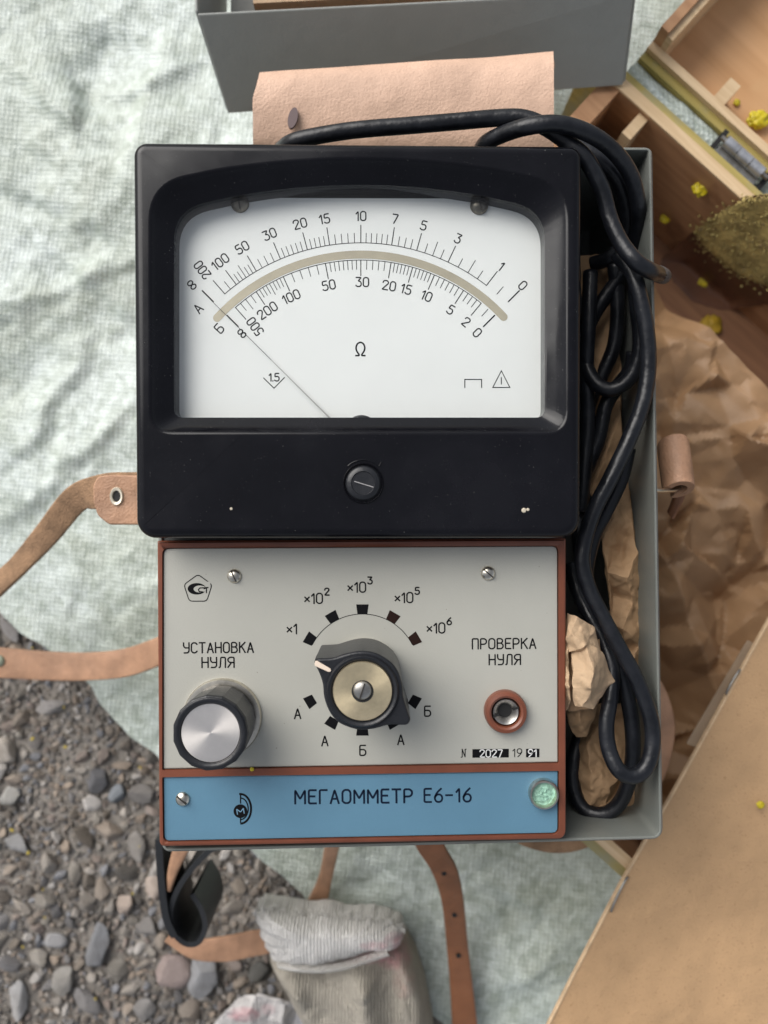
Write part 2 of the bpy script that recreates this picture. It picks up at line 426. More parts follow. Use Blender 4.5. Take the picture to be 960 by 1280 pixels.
M_yellow = mat('yellow_paint', (.60, .48, .012), .45, nscale=200, namp=.3, bump=.6, bscale=400)
M_foam = mat('old_foam', (.48, .37, .13), .9, nscale=130, namp=.55, bump=1.0, bscale=600)
M_glove = mat('glove_knit', (.42, .385, .28), .95, nscale=90, namp=.15, bump=1.2, bscale=1400)
M_cuff = mat('cuff_knit', (.74, .72, .68), .95, nscale=120, namp=.08, bump=1.4, bscale=1500)
M_pinkth = mat('pink_thread', (.70, .26, .29), .95, bump=1.0, bscale=1400)
for m_ in (M_paper, M_paperl, M_paperd):
    nt = m_.node_tree; b_ = nt.nodes['Principled BSDF']; t_ = nt.nodes.new('ShaderNodeBsdfTranslucent'); x_ = nt.nodes.new('ShaderNodeMixShader')
    t_.inputs[0].default_value = (.55, .28, .10, 1); x_.inputs[0].default_value = .25
    nt.links.new(b_.outputs[0], x_.inputs[1]); nt.links.new(t_.outputs[0], x_.inputs[2]); nt.links.new(x_.outputs[0], nt.nodes['Material Output'].inputs[0])
def big_bump(m_, scale, dist, stretch=(1, 1, 1)):
    nt = m_.node_tree; b_ = nt.nodes['Principled BSDF']; tc = nt.nodes.new('ShaderNodeTexCoord'); mp = nt.nodes.new('ShaderNodeMapping'); mp.inputs['Scale'].default_value = stretch
    n = nt.nodes.new('ShaderNodeTexNoise'); n.inputs['Scale'].default_value = scale; n.inputs['Detail'].default_value = 3; bp = nt.nodes.new('ShaderNodeBump'); bp.inputs['Distance'].default_value = dist
    nt.links.new(tc.outputs['Object'], mp.inputs[0]); nt.links.new(mp.outputs[0], n.inputs['Vector']); nt.links.new(n.outputs['Fac'], bp.inputs['Height'])
    if b_.inputs['Normal'].links: nt.links.new(b_.inputs['Normal'].links[0].from_socket, bp.inputs['Normal'])
    nt.links.new(bp.outputs[0], b_.inputs['Normal'])
big_bump(M_card, 22, .006); big_bump(M_pink, 30, .003); big_bump(M_lid, 25, .0012); big_bump(M_case, 25, .0010); big_bump(M_strap, 60, .0016); big_bump(M_strapdk, 60, .0016); big_bump(M_rubber, 110, .0008)
def wood(name, c1, c2, rot, scale=90, stretch=.08, stain=None, thr=.5):
    m = bpy.data.materials.new(name); m.use_nodes = True; nt = m.node_tree; b = nt.nodes['Principled BSDF']; N = nt.nodes.new; L = nt.links.new
    tc = N('ShaderNodeTexCoord'); mp = N('ShaderNodeMapping'); mp.vector_type = 'TEXTURE'
    mp.inputs['Rotation'].default_value = (0, 0, rot); mp.inputs['Scale'].default_value = (1 / stretch, 1, 1)
    n = N('ShaderNodeTexNoise'); n.inputs['Scale'].default_value = scale * 3; n.inputs['Detail'].default_value = 8; n.inputs['Distortion'].default_value = .4
    cr = N('ShaderNodeValToRGB'); cr.color_ramp.elements[0].position = .32; cr.color_ramp.elements[1].position = .68
    cr.color_ramp.elements[0].color = (*c1, 1); cr.color_ramp.elements[1].color = (*c2, 1)
    L(tc.outputs['Object'], mp.inputs[0]); L(mp.outputs[0], n.inputs['Vector']); L(n.outputs['Fac'], cr.inputs['Fac'])
    cur = cr.outputs[0]
    if stain:
        n2 = N('ShaderNodeTexNoise'); n2.inputs['Scale'].default_value = 35; n2.inputs['Detail'].default_value = 6; L(tc.outputs['Object'], n2.inputs['Vector'])
        c2_ = N('ShaderNodeValToRGB'); c2_.color_ramp.elements[0].position = thr; c2_.color_ramp.elements[1].position = thr + .12; L(n2.outputs['Fac'], c2_.inputs['Fac'])
        mx = N('ShaderNodeMix'); mx.data_type = 'RGBA'; L(c2_.outputs[0], mx.inputs['Factor']); L(cur, mx.inputs['A']); mx.inputs['B'].default_value = (*stain, 1); cur = mx.outputs['Result']
    L(cur, b.inputs['Base Color']); b.inputs['Roughness'].default_value = .6
    bp = N('ShaderNodeBump'); bp.inputs['Strength'].default_value = .3; bp.inputs['Distance'].default_value = .0005
    L(n.outputs['Fac'], bp.inputs['Height']); L(bp.outputs[0], b.inputs['Normal'])
    return m
BA = R(-42)                                    # heading of the wooden box's long side
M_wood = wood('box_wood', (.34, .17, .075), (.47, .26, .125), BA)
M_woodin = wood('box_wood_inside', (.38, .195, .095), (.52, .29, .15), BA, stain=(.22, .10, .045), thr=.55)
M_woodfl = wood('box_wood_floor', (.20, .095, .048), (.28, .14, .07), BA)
M_ply = wood('ply_panel', (.56, .30, .13), (.68, .39, .19), BA, scale=40, stain=(.62, .36, .17), thr=.6)
M_rim = wood('pale_edge_wood', (.55, .38, .21), (.70, .52, .32), BA, scale=150)
M_yrim = wood('stained_edge_wood', (.34, .27, .07), (.46, .36, .12), BA, scale=100, stain=(.30, .28, .17), thr=.5)

# woven polypropylene
def tarp_mat():
    m = bpy.data.materials.new('woven_tarp'); m.use_nodes = True; nt = m.node_tree; b = nt.nodes['Principled BSDF']; N = nt.nodes.new; L = nt.links.new
    tc = N('ShaderNodeTexCoord'); ws = []
    for ax in ('X', 'Y'):
        mp = N('ShaderNodeMapping'); mp.inputs['Rotation'].default_value = (0, 0, R(6)); L(tc.outputs['Object'], mp.inputs[0])
        wv = N('ShaderNodeTexWave'); wv.bands_direction = ax; wv.inputs['Scale'].default_value = 140; wv.inputs['Distortion'].default_value = 2.4
        wv.inputs['Detail'].default_value = 2; wv.inputs['Detail Scale'].default_value = 2.0; L(mp.outputs[0], wv.inputs['Vector']); ws.append(wv.outputs['Fac'])
    ml = N('ShaderNodeMath'); ml.operation = 'MULTIPLY'; L(ws[0], ml.inputs[0]); L(ws[1], ml.inputs[1])
    n = N('ShaderNodeTexNoise'); n.inputs['Scale'].default_value = 14; n.inputs['Detail'].default_value = 10; n.inputs['Roughness'].default_value = .68; n.inputs['Distortion'].default_value = .6; L(tc.outputs['Object'], n.inputs['Vector'])
    cr = N('ShaderNodeValToRGB'); e = cr.color_ramp.elements; e[0].position = .30; e[0].color = (.42, .45, .39, 1); e[1].position = .60; e[1].color = (.60, .655, .635, 1)
    e2 = cr.color_ramp.elements.new(.47); e2.color = (.53, .58, .535, 1); L(n.outputs['Fac'], cr.inputs['Fac'])
    n2 = N('ShaderNodeTexNoise'); n2.inputs['Scale'].default_value = 190; n2.inputs['Distortion'].default_value = .8; n2.inputs['Detail'].default_value = 5; L(tc.outputs['Object'], n2.inputs['Vector'])
    c2 = N('ShaderNodeValToRGB'); c2.color_ramp.elements[0].position = .35; c2.color_ramp.elements[0].color = (.72, .74, .70, 1); c2.color_ramp.elements[1].position = .62; c2.color_ramp.elements[1].color = (1.12, 1.12, 1.12, 1); L(n2.outputs['Fac'], c2.inputs['Fac'])
    mx = N('ShaderNodeMix'); mx.data_type = 'RGBA'; mx.blend_type = 'MULTIPLY'; mx.inputs['Factor'].default_value = 1; L(cr.outputs[0], mx.inputs['A']); L(c2.outputs[0], mx.inputs['B'])
    c3 = N('ShaderNodeValToRGB'); c3.color_ramp.elements[0].color = (.85, .865, .84, 1); c3.color_ramp.elements[1].position = .35; L(ml.outputs[0], c3.inputs['Fac'])
    m2 = N('ShaderNodeMix'); m2.data_type = 'RGBA'; m2.blend_type = 'MULTIPLY'; m2.inputs['Factor'].default_value = 1; L(mx.outputs['Result'], m2.inputs['A']); L(c3.outputs[0], m2.inputs['B'])
    L(m2.outputs['Result'], b.inputs['Base Color']); b.inputs['Roughness'].default_value = .42
    ad = N('ShaderNodeMath'); ad.operation = 'MULTIPLY_ADD'; ad.inputs[1].default_value = .8; L(n2.outputs['Fac'], ad.inputs[0]); L(ml.outputs[0], ad.inputs[2])
    bp = N('ShaderNodeBump'); bp.inputs['Strength'].default_value = .6; bp.inputs['Distance'].default_value = .0005; L(ad.outputs[0], bp.inputs['Height']); L(bp.outputs[0], b.inputs['Normal'])
    return m
M_tarp = tarp_mat()

# ------------------------------------------------------------------ the ground and its gravel
M_dirt = mat('dirt', (.215, .195, .172), .95, nscale=60, namp=.35, bump=1.0, bscale=900, detail=10)
def grid(x0, x1, y0, y1, nx, ny, zf):
    v = [(x0 + (x1 - x0) * i / nx, y0 + (y1 - y0) * j / ny) for j in range(ny + 1) for i in range(nx + 1)]
    v = [(x, y, zf(x, y)) for x, y in v]
    f = [(j * (nx + 1) + i, j * (nx + 1) + i + 1, (j + 1) * (nx + 1) + i + 1, (j + 1) * (nx + 1) + i) for j in range(ny) for i in range(nx)]
    return v, f
def gz(x, y):
    k = max(abs(x), abs(y)) - .45
    a = noise.noise(Vector((x * 22, y * 22, 0))) * .0028 + noise.noise(Vector((x * 130, y * 130, 3))) * .0010
    return a - .0012 - max(0, k) * .002
v, f = grid(-2, 2, -2, 2, 8, 8, lambda x, y: -.010)
g0 = mk('ground', v, f, M_dirt, origin=(0, 0, 0)); tag(g0, 'brown dirt under the gravel', kind='structure')
v, f = grid(-.45, .12, -.40, .08, 150, 130, gz)
g1 = mk('earth', v, f, M_dirt, origin=(0, 0, 0), smooth=True); tag(g1, kind='structure')

EA, EB = P(-10, 738, 0), P(425, 1150, 0)       # free edge of the tarp on the gravel
ed = (EB - EA).normalized(); en = Vector((-ed.y, ed.x, 0))          # en points over the tarp (upper right)
if en.dot(Vector((1, 1, 0))) < 0: en = -en
def edge_wob(s): return .004 * noise.noise(Vector((s * 25, 0, 9))) + .0018 * noise.noise(Vector((s * 90, 4, 9)))
def side(x, y):
    q = Vector((x, y, 0)) - EA; return q.dot(en) - edge_wob(q.dot(ed))

def stone_variants(n, sub, seed, npl=(9, 16)):
    r = np.random.RandomState(seed); out = []
    for _ in range(n):
        bm = bmesh.new(); bmesh.ops.create_icosphere(bm, subdivisions=sub, radius=1.0)
        V = np.array([v.co[:] for v in bm.verts]); Fc = np.array([[v.index for v in f_.verts] for f_ in bm.faces]); bm.free()
        for _p in range(r.randint(*npl)):
            d = r.normal(size=3); d /= np.linalg.norm(d); c = r.uniform(.48, .82)
            k = V @ d - c; V = V - np.outer(np.where(k > 0, k, 0) * .93, d)
        V *= r.uniform(.75, 1.15, 3); V += r.normal(size=V.shape) * .012
        out.append((V, Fc))
    return out
SV2 = stone_variants(10, 2, 1); SV3 = stone_variants(12, 3, 2)
PAL = np.array([lin(c) for c in [(130,125,118),(148,142,135),(114,112,112),(138,128,118),(162,155,147),(120,112,103),(135,124,117),(108,104,99),(126,127,131),(150,137,124),(118,110,102),(166,162,158)]])
def one_stone(V, s, rx, ry, rz, pos):
    cx, sx = np.cos(rx), np.sin(rx); cy, sy = np.cos(ry), np.sin(ry); cz, sz = np.cos(rz), np.sin(rz)
    Rm = np.array([[cz, -sz, 0], [sz, cz, 0], [0, 0, 1]]) @ np.array([[cy, 0, sy], [0, 1, 0], [-sy, 0, cy]]) @ np.array([[1, 0, 0], [0, cx, -sx], [0, sx, cx]])
    return (V * s) @ Rm.T + pos
def stones_mesh(name, items, m):
    Vs, Fs, Cs = [], [], []; k = 0
    for (V, Fc), s, rx, ry, rz, pos, col in items:
        W_ = one_stone(V, s, rx, ry, rz, pos); Vs.append(W_); Fs.append(Fc + k); k += len(V); Cs.append(np.tile([*col, 1.0], (len(V), 1)))
    Vs = np.vstack(Vs); Fs = np.vstack(Fs); Cs = np.vstack(Cs)
    me = bpy.data.meshes.new(name); me.vertices.add(len(Vs)); me.vertices.foreach_set('co', Vs.ravel())
    me.loops.add(Fs.size); me.loops.foreach_set('vertex_index', Fs.ravel()); me.polygons.add(len(Fs))
    me.polygons.foreach_set('loop_start', np.arange(0, Fs.size, 3)); me.update(calc_edges=True); me.validate()
    ca = me.color_attributes.new('tone', 'FLOAT_COLOR', 'POINT'); ca.data.foreach_set('color', Cs.ravel())
    me.materials.append(m); me.shade_smooth(); me.set_sharp_from_angle(angle=R(28))
    return link(bpy.data.objects.new(name, me), None, (0, 0, 0))
M_stone = mat('stone', (.95, .92, .88), .9, nscale=110, namp=.28, bump=.7, bscale=900, attr='tone', detail=8)
BIG = [ # px, py, half length px, half width px, angle deg, colour, label
 (214, 1218, 27, 22, 10, (150,128,124), 'large rounded pinkish grey stone beside the black strap loop'),
 (253, 1222, 20, 27, 12, (134,138,146), 'squarish blue grey stone right of the pinkish rounded stone'),
 (119, 1187, 15, 30, 6, (120,124,132), 'long upright slate blue stone with pointed lower end'),
 (77, 1232, 17, 19, 20, (146,142,136), 'pale grey wedge stone near the bottom left corner'),
 (19, 1255, 12, 26, -14, (164,164,166), 'whitish narrow stone at the left edge of the frame'),
 (169, 1058, 12, 24, -14, (142,136,130), 'long upright buff grey stone just left of the blue panel'),
 (145, 1218, 13, 16, 0, (124,118,108), 'brownish angular stone right of the slate blue stone'),
 (18, 1058, 19, 11, 35, (142,144,148), 'flat light grey stone tilted at the left edge, mid gravel'),
 (175, 995, 18, 13, -20, (122,118,116), 'grey block stone lying left of the panel divider'),
 (143, 994, 11, 13, 20, (118,130,142), 'small bluish stone beside the grey block stone'),
 (155, 1133, 11, 12, 0, (172,150,134), 'small cream pink pebble above the blue grey pebble'),
 (189, 1112, 12, 15, 0, (188,166,150), 'cream coloured rounded pebble touching the strap loop'),
 (65, 1180, 17, 10, 4, (146,148,154), 'flat oval pale blue grey stone left of the slate stone'),
 (120, 978, 13, 16, 10, (92,94,102), 'dark slate stone half sunk in the upper gravel'),
 (8, 998, 14, 12, 0, (158,158,154), 'off white stone cut by the left edge of frame'),
 (40, 930, 14, 9, 60, (126,120,116), 'grey pebble below the leather strap loop'),
 (60, 885, 20, 10, 8, (150,146,146), 'long pale stone just under the lower leather strap'),
 (108, 1255, 22, 13, 40, (124,122,124), 'grey stone leaning at the bottom edge'),
 (178, 1268, 14, 15, 0, (132,130,130), 'grey stone at the bottom edge below the squarish stone'),
 (181, 1163, 16, 12, 30, (128,124,122), 'grey brown stone above the large pinkish stone'),
 (10, 785, 13, 20, -15, (140,136,136), 'pale upright stone at tarp edge near the left strap'),
 (322, 1218, 16, 13, 0, (92,92,88), 'dark rounded stone beside the torn glove pieces'),
 (248, 1128, 18, 15, 0, (112,112,110), 'grey stone glimpsed inside the black strap loop'),
]
placed = []
for (px, py, a, b_, ang, col, lab) in BIG:
    p = P(px, py, .004); s = (CZ - .004) / F
    V, Fc = SV3[len(placed) % 12]
    ext = np.abs(V).max(0)
    hz = min(a, b_) * s * .62
    sc = np.array([a * s / ext[0], b_ * s / ext[1], hz / ext[2]])
    o = stones_mesh('stone', [((V, Fc), sc, 0, 0, -R(ang), np.array([p.x, p.y, hz * .35]), np.array(lin(col)) * .55 + np.mean(lin(col)) * .45 * np.array([1.04, 1.0, .95]))], M_stone)
    tag(o, lab, 'stone', 'larger stones in the gravel'); placed.append((p.x, p.y, max(a, b_) * s))
# move each origin to the stone itself
for o in [o for o in C.objects if o.name.startswith('stone')]:
    co = np.empty(len(o.data.vertices) * 3); o.data.vertices.foreach_get('co', co); co = co.reshape(-1, 3)
    c = np.array([co[:, 0].mean(), co[:, 1].mean(), co[:, 2].min()]); co -= c; o.data.vertices.foreach_set('co', co.ravel()); o.data.update(); o.location = c
items = []
def region(): return nr.uniform(-.235, .06), nr.uniform(-.285, -.02)
def try_add(rad, VV, n, zk, flat, marg=.002, self_clear=True):
    got = 0; it = 0
    while got < n and it < n * 30:
        it += 1; x, y = region()
        if side(x, y) > marg - rad: continue
        cl = noise.noise(Vector((x * 16, y * 16, 5)))
        r_ = rad * nr.uniform(.7, 1.35)
        if r_ > .003 and cl > .15: continue
        if self_clear and any((x - a) ** 2 + (y - b) ** 2 < ((r_ + c) * .80) ** 2 for a, b, c in placed): continue
        if self_clear: placed.append((x, y, r_))
        col = PAL[nr.randint(len(PAL))] * nr.uniform(.75, 1.25)
        s = np.array([r_ * nr.uniform(.9, 1.35), r_ * nr.uniform(.7, 1.0), r_ * flat * nr.uniform(.7, 1.1)])
        items.append((VV[nr.randint(len(VV))], s, nr.uniform(-.5, .5), nr.uniform(-.5, .5), nr.uniform(0, 6.28), np.array([x, y, r_ * zk + gz(x, y)*.6]), col)); got += 1
try_add(.0056, SV3, 85, .12, .6); try_add(.0036, SV3, 380, .12, .65); try_add(.0022, SV2, 1500, .1, .7)
try_add(.0013, SV2, 2600, .1, .8, marg=.006, self_clear=False); try_add(.0007, SV2, 6000, .1, .8, marg=.006, self_clear=False)
gv = stones_mesh('gravel', items, M_stone); tag(gv, 'grey and brown gravel with fine grit', 'gravel', kind='stuff')

# ------------------------------------------------------------------ the woven tarp
hf = facet_field(11, .038, .0085, size=.9, res=.0015); hf2 = facet_field(23, .010, .0009, size=.9, res=.0012, octave=.45)
# footprint of the wooden box (kept flat beneath it)
B0 = P(775, 112, .085); ux = Vector((math.cos(BA), math.sin(BA), 0)); vx = Vector((math.sin(BA), -math.cos(BA), 0))
VL = (P(768, 1054, .085) - B0).dot(vx); UL = .30
TF = [((30, 560), (110, 440), 1), ((95, 572), (168, 505), .8), ((60, 300), (160, 390), .9), ((150, 120), (240, 90), .8), ((20, 90), (120, 180), 1), ((-20, 660), (80, 600), .7),
      ((90, 480), (70, 620), .6), ((210, 60), (160, 230), .8), ((640, 1230), (725, 1160), .5), ((470, 1075), (600, 1250), .7), ((600, 1100), (700, 1135), .6), ((20, 380), (170, 330), .8), ((0, 230), (90, 260), .6)]
TF = [(P(*a, .01).to_2d(), P(*b, .01).to_2d(), k) for a, b, k in TF]
def segd(p, a, b):
    t = max(0, min(1, (p - a).dot(b - a) / (b - a).length_squared)); return (p - a - (b - a) * t).length, t
def folds(x, y):
    p = Vector((x + .004 * noise.noise(Vector((x * 40, y * 40, 0))), y + .004 * noise.noise(Vector((x * 40, y * 40, 7))))); z = 0
    for a, b, k in TF:
        if abs(p.x - (a.x + b.x) / 2) > .07 or abs(p.y - (a.y + b.y) / 2) > .07: continue
        d, t = segd(p, a, b); s_ = (b - a).x * (p - a).y - (b - a).y * (p - a).x
        z += k * (.5 + .5 * math.sin(PI * t)) * (.0038 * max(0, 1 - d / (.016 if s_ > 0 else .006)) )
    return z
def tz(x, y):
    q = Vector((x, y, 0)) - B0; u = q.dot(ux); v_ = q.dot(vx)
    d = max(-u - .012, v_ - VL - .012, -v_ - .17, u - UL)          # outside the box and its lid when > 0
    k = min(1, max(.0, d / .05))
    s_ = side(x, y); ke = min(1, max(.25, s_ / .05))
    z = .0075 + k * ke * (hf(x, y) * .5 + .004 + folds(x, y)) + (.35 + .65 * k) * hf2(x, y) * min(1, .3 + ke)
    z += k * .012 * max(0, noise.noise(Vector((x * 9 + 2, y * 9, 1)))) 
    return max(.0045, z) if d > 0 else min(.0105, max(.0045, z))
NS, NT = 430, 330; tv = []
for j in range(NT + 1):
    t = (j / NT) ** 1.25 * .62
    for i in range(NS + 1):
        s = -.36 + .86 * i / NS
        q = EA + ed * s + en * (t + edge_wob(s) * max(0, 1 - t / .03)); tv.append((q.x, q.y, tz(q.x, q.y)))
tf = [(j * (NS + 1) + i, j * (NS + 1) + i + 1, (j + 1) * (NS + 1) + i + 1, (j + 1) * (NS + 1) + i) for j in range(NT) for i in range(NS)]
n0 = len(tv); tv += [(x, y, z - .0008) for x, y, z in tv[:NS + 1]]
tf += [(i, i + 1, n0 + i + 1, n0 + i) for i in range(NS)]
tp = mk('tarp', tv, tf, M_tarp, origin=(0, 0, 0), smooth=True)
tag(tp, 'wrinkled pale green woven tarp spread over the gravel', 'tarp')

# ------------------------------------------------------------------ wooden box (open) under the metal case
BZ = .084; BF = .014
def BU(u, v_, z=0): q = B0 + ux * u + vx * v_; return Vector((q.x, q.y, z))
def bplank(name, u0, u1, v0, v1, z0, z1, m, parent, sharp=None):
    v = []
    for z in (z0, z1):
        for u, w_ in ((u0, v0), (u1, v0), (u1, v1), (u0, v1)): v.append(BU(u, w_, z))
    mb = MB(); mb.add(v, [(3, 2, 1, 0), (4, 5, 6, 7), (0, 1, 5, 4), (1, 2, 6, 5), (2, 3, 7, 6), (3, 0, 4, 7)])
    return mb.build(name, m, parent)
wb = thing('wooden_box', 'open plywood box lying under the grey metal case', 'wooden box', BU(.14, VL / 2, .011))
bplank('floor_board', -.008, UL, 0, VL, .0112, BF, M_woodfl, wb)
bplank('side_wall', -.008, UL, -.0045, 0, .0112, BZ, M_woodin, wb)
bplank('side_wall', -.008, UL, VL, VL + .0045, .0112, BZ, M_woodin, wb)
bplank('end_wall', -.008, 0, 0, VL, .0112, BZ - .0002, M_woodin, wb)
bplank('rim_strip', -.008, UL, -.0046, .0001, BZ, BZ + .0012, M_rim, wb)
bplank('outer_strip', -.020, UL, -.0086, -.0046, .0112, BZ - .001, M_yrim, wb)
bplank('rim_strip', -.008, UL, VL - .0001, VL + .0046, BZ, BZ + .0008, M_rim, wb)
bplank('outer_strip', -.020, UL, VL + .0046, VL + .0086, .0112, BZ - .001, M_yrim, wb)
bplank('batten', .012, .0165, .0002, .011, .03, BZ - .0015, M_rim, wb)
bplank('corner_post', .0002, .007, .012, .020, .02, BZ - .010, M_woodin, wb)
# its lid, folded right back on the hinge
gapv = -.0235
bl = part_empty('lid', wb, BU(.1, -.1, .055))
bplank('panel_board', .0, UL, gapv - .16, gapv - .0035, .062, .066, M_ply, bl)
bplank('front_strip', -.004, UL, gapv - .0035, gapv, .058, BZ - .004, M_rim, bl)
bplank('stained_strip', -.004, UL, gapv, gapv + .0035, .058, BZ - .007, M_yrim, bl)
bplank('end_strip', -.004, 0, gapv - .16, gapv - .0035, .058, BZ + .006, M_woodin, bl)
bplank('end_edge', .0001, .003, gapv - .16, gapv - .0035, .066, BZ + .004, M_rim, bl)
bplank('batten', .030, .0355, gapv - .014, gapv - .0036, .0661, BZ - .0042, M_rim, bl)
HO = -.0145; hg = part_empty('hinge', wb, BU(.070 + HO, -.014, BZ - .004))
hb = MB()
for k in range(3):
    u0 = .0605 + HO + k * .0067
    v, f = tube([BU(u0, -.0145, BZ - .001), BU(u0 + .0063, -.0145, BZ - .001)], .0025, 16); hb.add(v, f)
hb.build('barrel', mat('hinge_steel', (.50, .51, .53), .42, .85, nscale=200, namp=.3), hg, sharp=40)
mb = MB(); v, f = tube([BU(.058 + HO, -.0145, BZ - .001), BU(.0835 + HO, -.0145, BZ - .001)], .0010, 8); mb.add(v, f); mb.build('pin', M_steel, hg)
bplank('leaf', .0600 + HO, .0808 + HO, -.0125, -.0086, BZ - .004, BZ - .0026, M_steel, hg)
bplank('leaf', .0600 + HO, .0808 + HO, -.0195, -.0170, BZ - .0065, BZ - .0044, M_steel, hg)
for u in (.0570 + HO, .0822 + HO): bplank('end_slot', u, u + .0022, -.0198, -.0090, BZ - .0055, BZ - .0034, M_dark, hg)

tfh = facet_field(77, .010, .0022, octave=.5)  # tarp fold added and raised so the gap beside the lid reads brighter
tfv = []
for i in range(161):
    for k in range(9):
        q = BU(-.004 + .30 * i / 160, -.0088 - .0108 * k / 8); tfv.append((q.x, q.y, .0772 + .5 * tfh(q.x, q.y) - .003 * abs(k - 4) / 4))
tff = [(i * 9 + k, i * 9 + k + 1, (i + 1) * 9 + k + 1, (i + 1) * 9 + k) for i in range(160) for k in range(8)]
n0 = len(tfv); tfv += [(x, y, .012) for x, y, z in tfv[0::9]] + [(x, y, .012) for x, y, z in tfv[8:n0:9]]
tff += [(i * 9, (i + 1) * 9, n0 + i + 1, n0 + i) for i in range(160)] + [(i * 9 + 8, (i + 1) * 9 + 8, n0 + 161 + i + 1, n0 + 161 + i) for i in range(160)]
tfo = mk('added_tarp_fold', tfv, tff, M_tarp, smooth=True); tag(tfo, 'grey green tarp fold added between the wooden box and its lid to brighten the gap', 'tarp fold')
# lining paper, crumpled, in the box
h1 = facet_field(5, .030, .0140, size=.75, res=.0010, octave=.42); h2 = facet_field(6, .006, .0011, size=.75, res=.0010)
def pz(x, y):
    return h1(x, y) + h2(x, y)
pv, pf = [], []
NU, NV = 190, 190
for j in range(NV + 1):
    for i in range(NU + 1):
        u = i / NU; v_ = j / NV
        uu = .012 + u * .27; vv = .036 + v_ * (VL - .046) - .004 * math.sin(u * 9) * (1 - v_) - .012 * u * (1 - v_) * noise.noise(Vector((u * 4, 0, 2)))
        q = BU(uu, vv)
        e = min(u, 1 - u, v_, 1 - v_)
        z = .034 + .016 * (1 - v_) ** 3 + .010 * math.sin(v_ * 5) + .018 * (v_ < .25) * (.25 - v_) * 4 * noise.noise(Vector((u * 6, 1, 0))) + pz(q.x, q.y)
        z = max(BF + .001, min(.0825, z + .004))
        pv.append((q.x, q.y, z))
pf = [(j * (NU + 1) + i, j * (NU + 1) + i + 1, (j + 1) * (NU + 1) + i + 1, (j + 1) * (NU + 1) + i) for j in range(NV) for i in range(NU)]
lp = mk('wrapping_paper', pv, pf, M_paperd, smooth=True); lp.data.set_sharp_from_angle(angle=R(14))
tag(lp, 'crumpled brown wrapping paper filling the wooden box', 'wrapping paper')

# yellowed foam and yellow paint blobs
def lump(name, px, py, z, rpx, m, label, cat, flat=.6, seed=0, group=None, sx=1):
    p = P(px, py, z) if z else onwall(px, py, .0005); z = p.z; r_ = rpx * (CZ - z) / F; bm = bmesh.new(); bmesh.ops.create_icosphere(bm, subdivisions=4, radius=1)
    for v in bm.verts:
        d = v.co.copy(); k = 1 + .38 * noise.noise(d * 2.2 + Vector((seed, 0, 0))) + .22 * noise.noise(d * 6 + Vector((0, seed, 0)))
        v.co = Vector((d.x * k * r_ * sx, d.y * k * r_, d.z * k * r_ * flat))
    me = bpy.data.meshes.new(name); bm.to_mesh(me); bm.free(); me.materials.append(m); me.shade_smooth()
    return tag(link(bpy.data.objects.new(name, me), None, p), label, cat, group)
GY = 'yellow paint blobs'
def onwall(px, py, off=0):
    """point where the sight line through a photo pixel meets the long inner wall, or the floor below it"""
    q = P(px, py, 0); dr = Vector((q.x, q.y, -CZ)); o_ = Vector((0, 0, CZ))
    t = (off - (o_ - B0).dot(vx)) / dr.dot(vx); p = o_ + dr * t
    if p.z < BF + off: t = (BF + off - CZ) / -CZ; p = o_ + dr * t
    return p
lump('paint_blob', 948, 150, .069, 11, M_yellow, 'biggest bright yellow paint blob on the wooden lid', 'paint blob', .6, 3, GY, 1.2)
lump('paint_blob', 876, 236, None, 9, M_yellow, 'yellow paint blob stuck on the inner box wall', 'paint blob', .6, 8, GY)
lump('paint_blob', 921, 128, .067, 4, M_yellow, 'tiny yellow speck beside the big blob on the wooden lid', 'paint blob', .5, 5, GY)
lump('paint_blob', 951, 1006, .092, 4.5, M_yellow, 'small yellow drop on the brown cardboard', 'paint blob', .5, 9, GY)
lump('paint_blob', 832, 273, None, 6, M_yellow, 'dull yellow speck in the box near the case rim', 'paint blob', .4, 12, GY)
lump('paint_blob', 889, 408, .0155, 13, mat('mustard_paint', (.42, .27, .02), .6, nscale=200, namp=.3), 'dull mustard blob on the box floor below the foam', 'paint blob', .25, 15, GY)
lump('paint_blob', 880, 352, None, 7, M_yellow, 'faint yellow speck between foam and wrapping paper', 'paint blob', .4, 17, GY)
lump('paint_blob', 315, 961.5, .1611, 2.4, M_yellow, 'tiny yellow crumb on the brown divider below the grey panel', 'paint blob', .6, 21, GY)
def wall_patch(name, pts, off, th, m, parent, seed, rough=.0):
    rim = round_poly(pts, 8, 4); c = sum(rim, Vector((0, 0))) / len(rim); rings = []
    for k in range(15):
        t = 1 - k / 14 * .999; ring = []
        for i, q in enumerate(rim):
            p = c.lerp(q, t * (1 + .05 * noise.noise(Vector((i * .9, seed, 0)))))
            h = th * (1 if k else 0) * (1 + rough * noise.noise(Vector((p.x * .12, p.y * .12, seed))))
            ring.append(onwall(p.x, p.y, off + h))
        rings.append(ring)
    v, f = rings_mesh(rings, cap1=True); return mk(name, v, f, m, parent, smooth=True)
wall_patch('glue_stain', [(822, 330), (858, 296), (932, 247), (990, 240), (1020, 390), (960, 380), (905, 388), (866, 378), (842, 352)], .0003, .0004, mat('dried_glue', (.13, .055, .028), .55, nscale=70, namp=.3), wb, 3)
fpoly = [(866, 292), (898, 266), (932, 249), (990, 240), (1010, 350), (970, 362), (940, 352), (912, 336), (888, 316)]
def inpoly(x, y, pl):
    c = False; j = len(pl) - 1
    for i in range(len(pl)):
        if (pl[i][1] > y) != (pl[j][1] > y) and x < (pl[j][0] - pl[i][0]) * (y - pl[i][1]) / (pl[j][1] - pl[i][1]) + pl[i][0]: c = not c
        j = i
    return c
wall_patch('foam_pad', fpoly, .0005, .0009, M_foam, wb, 9, .6)
fit = []
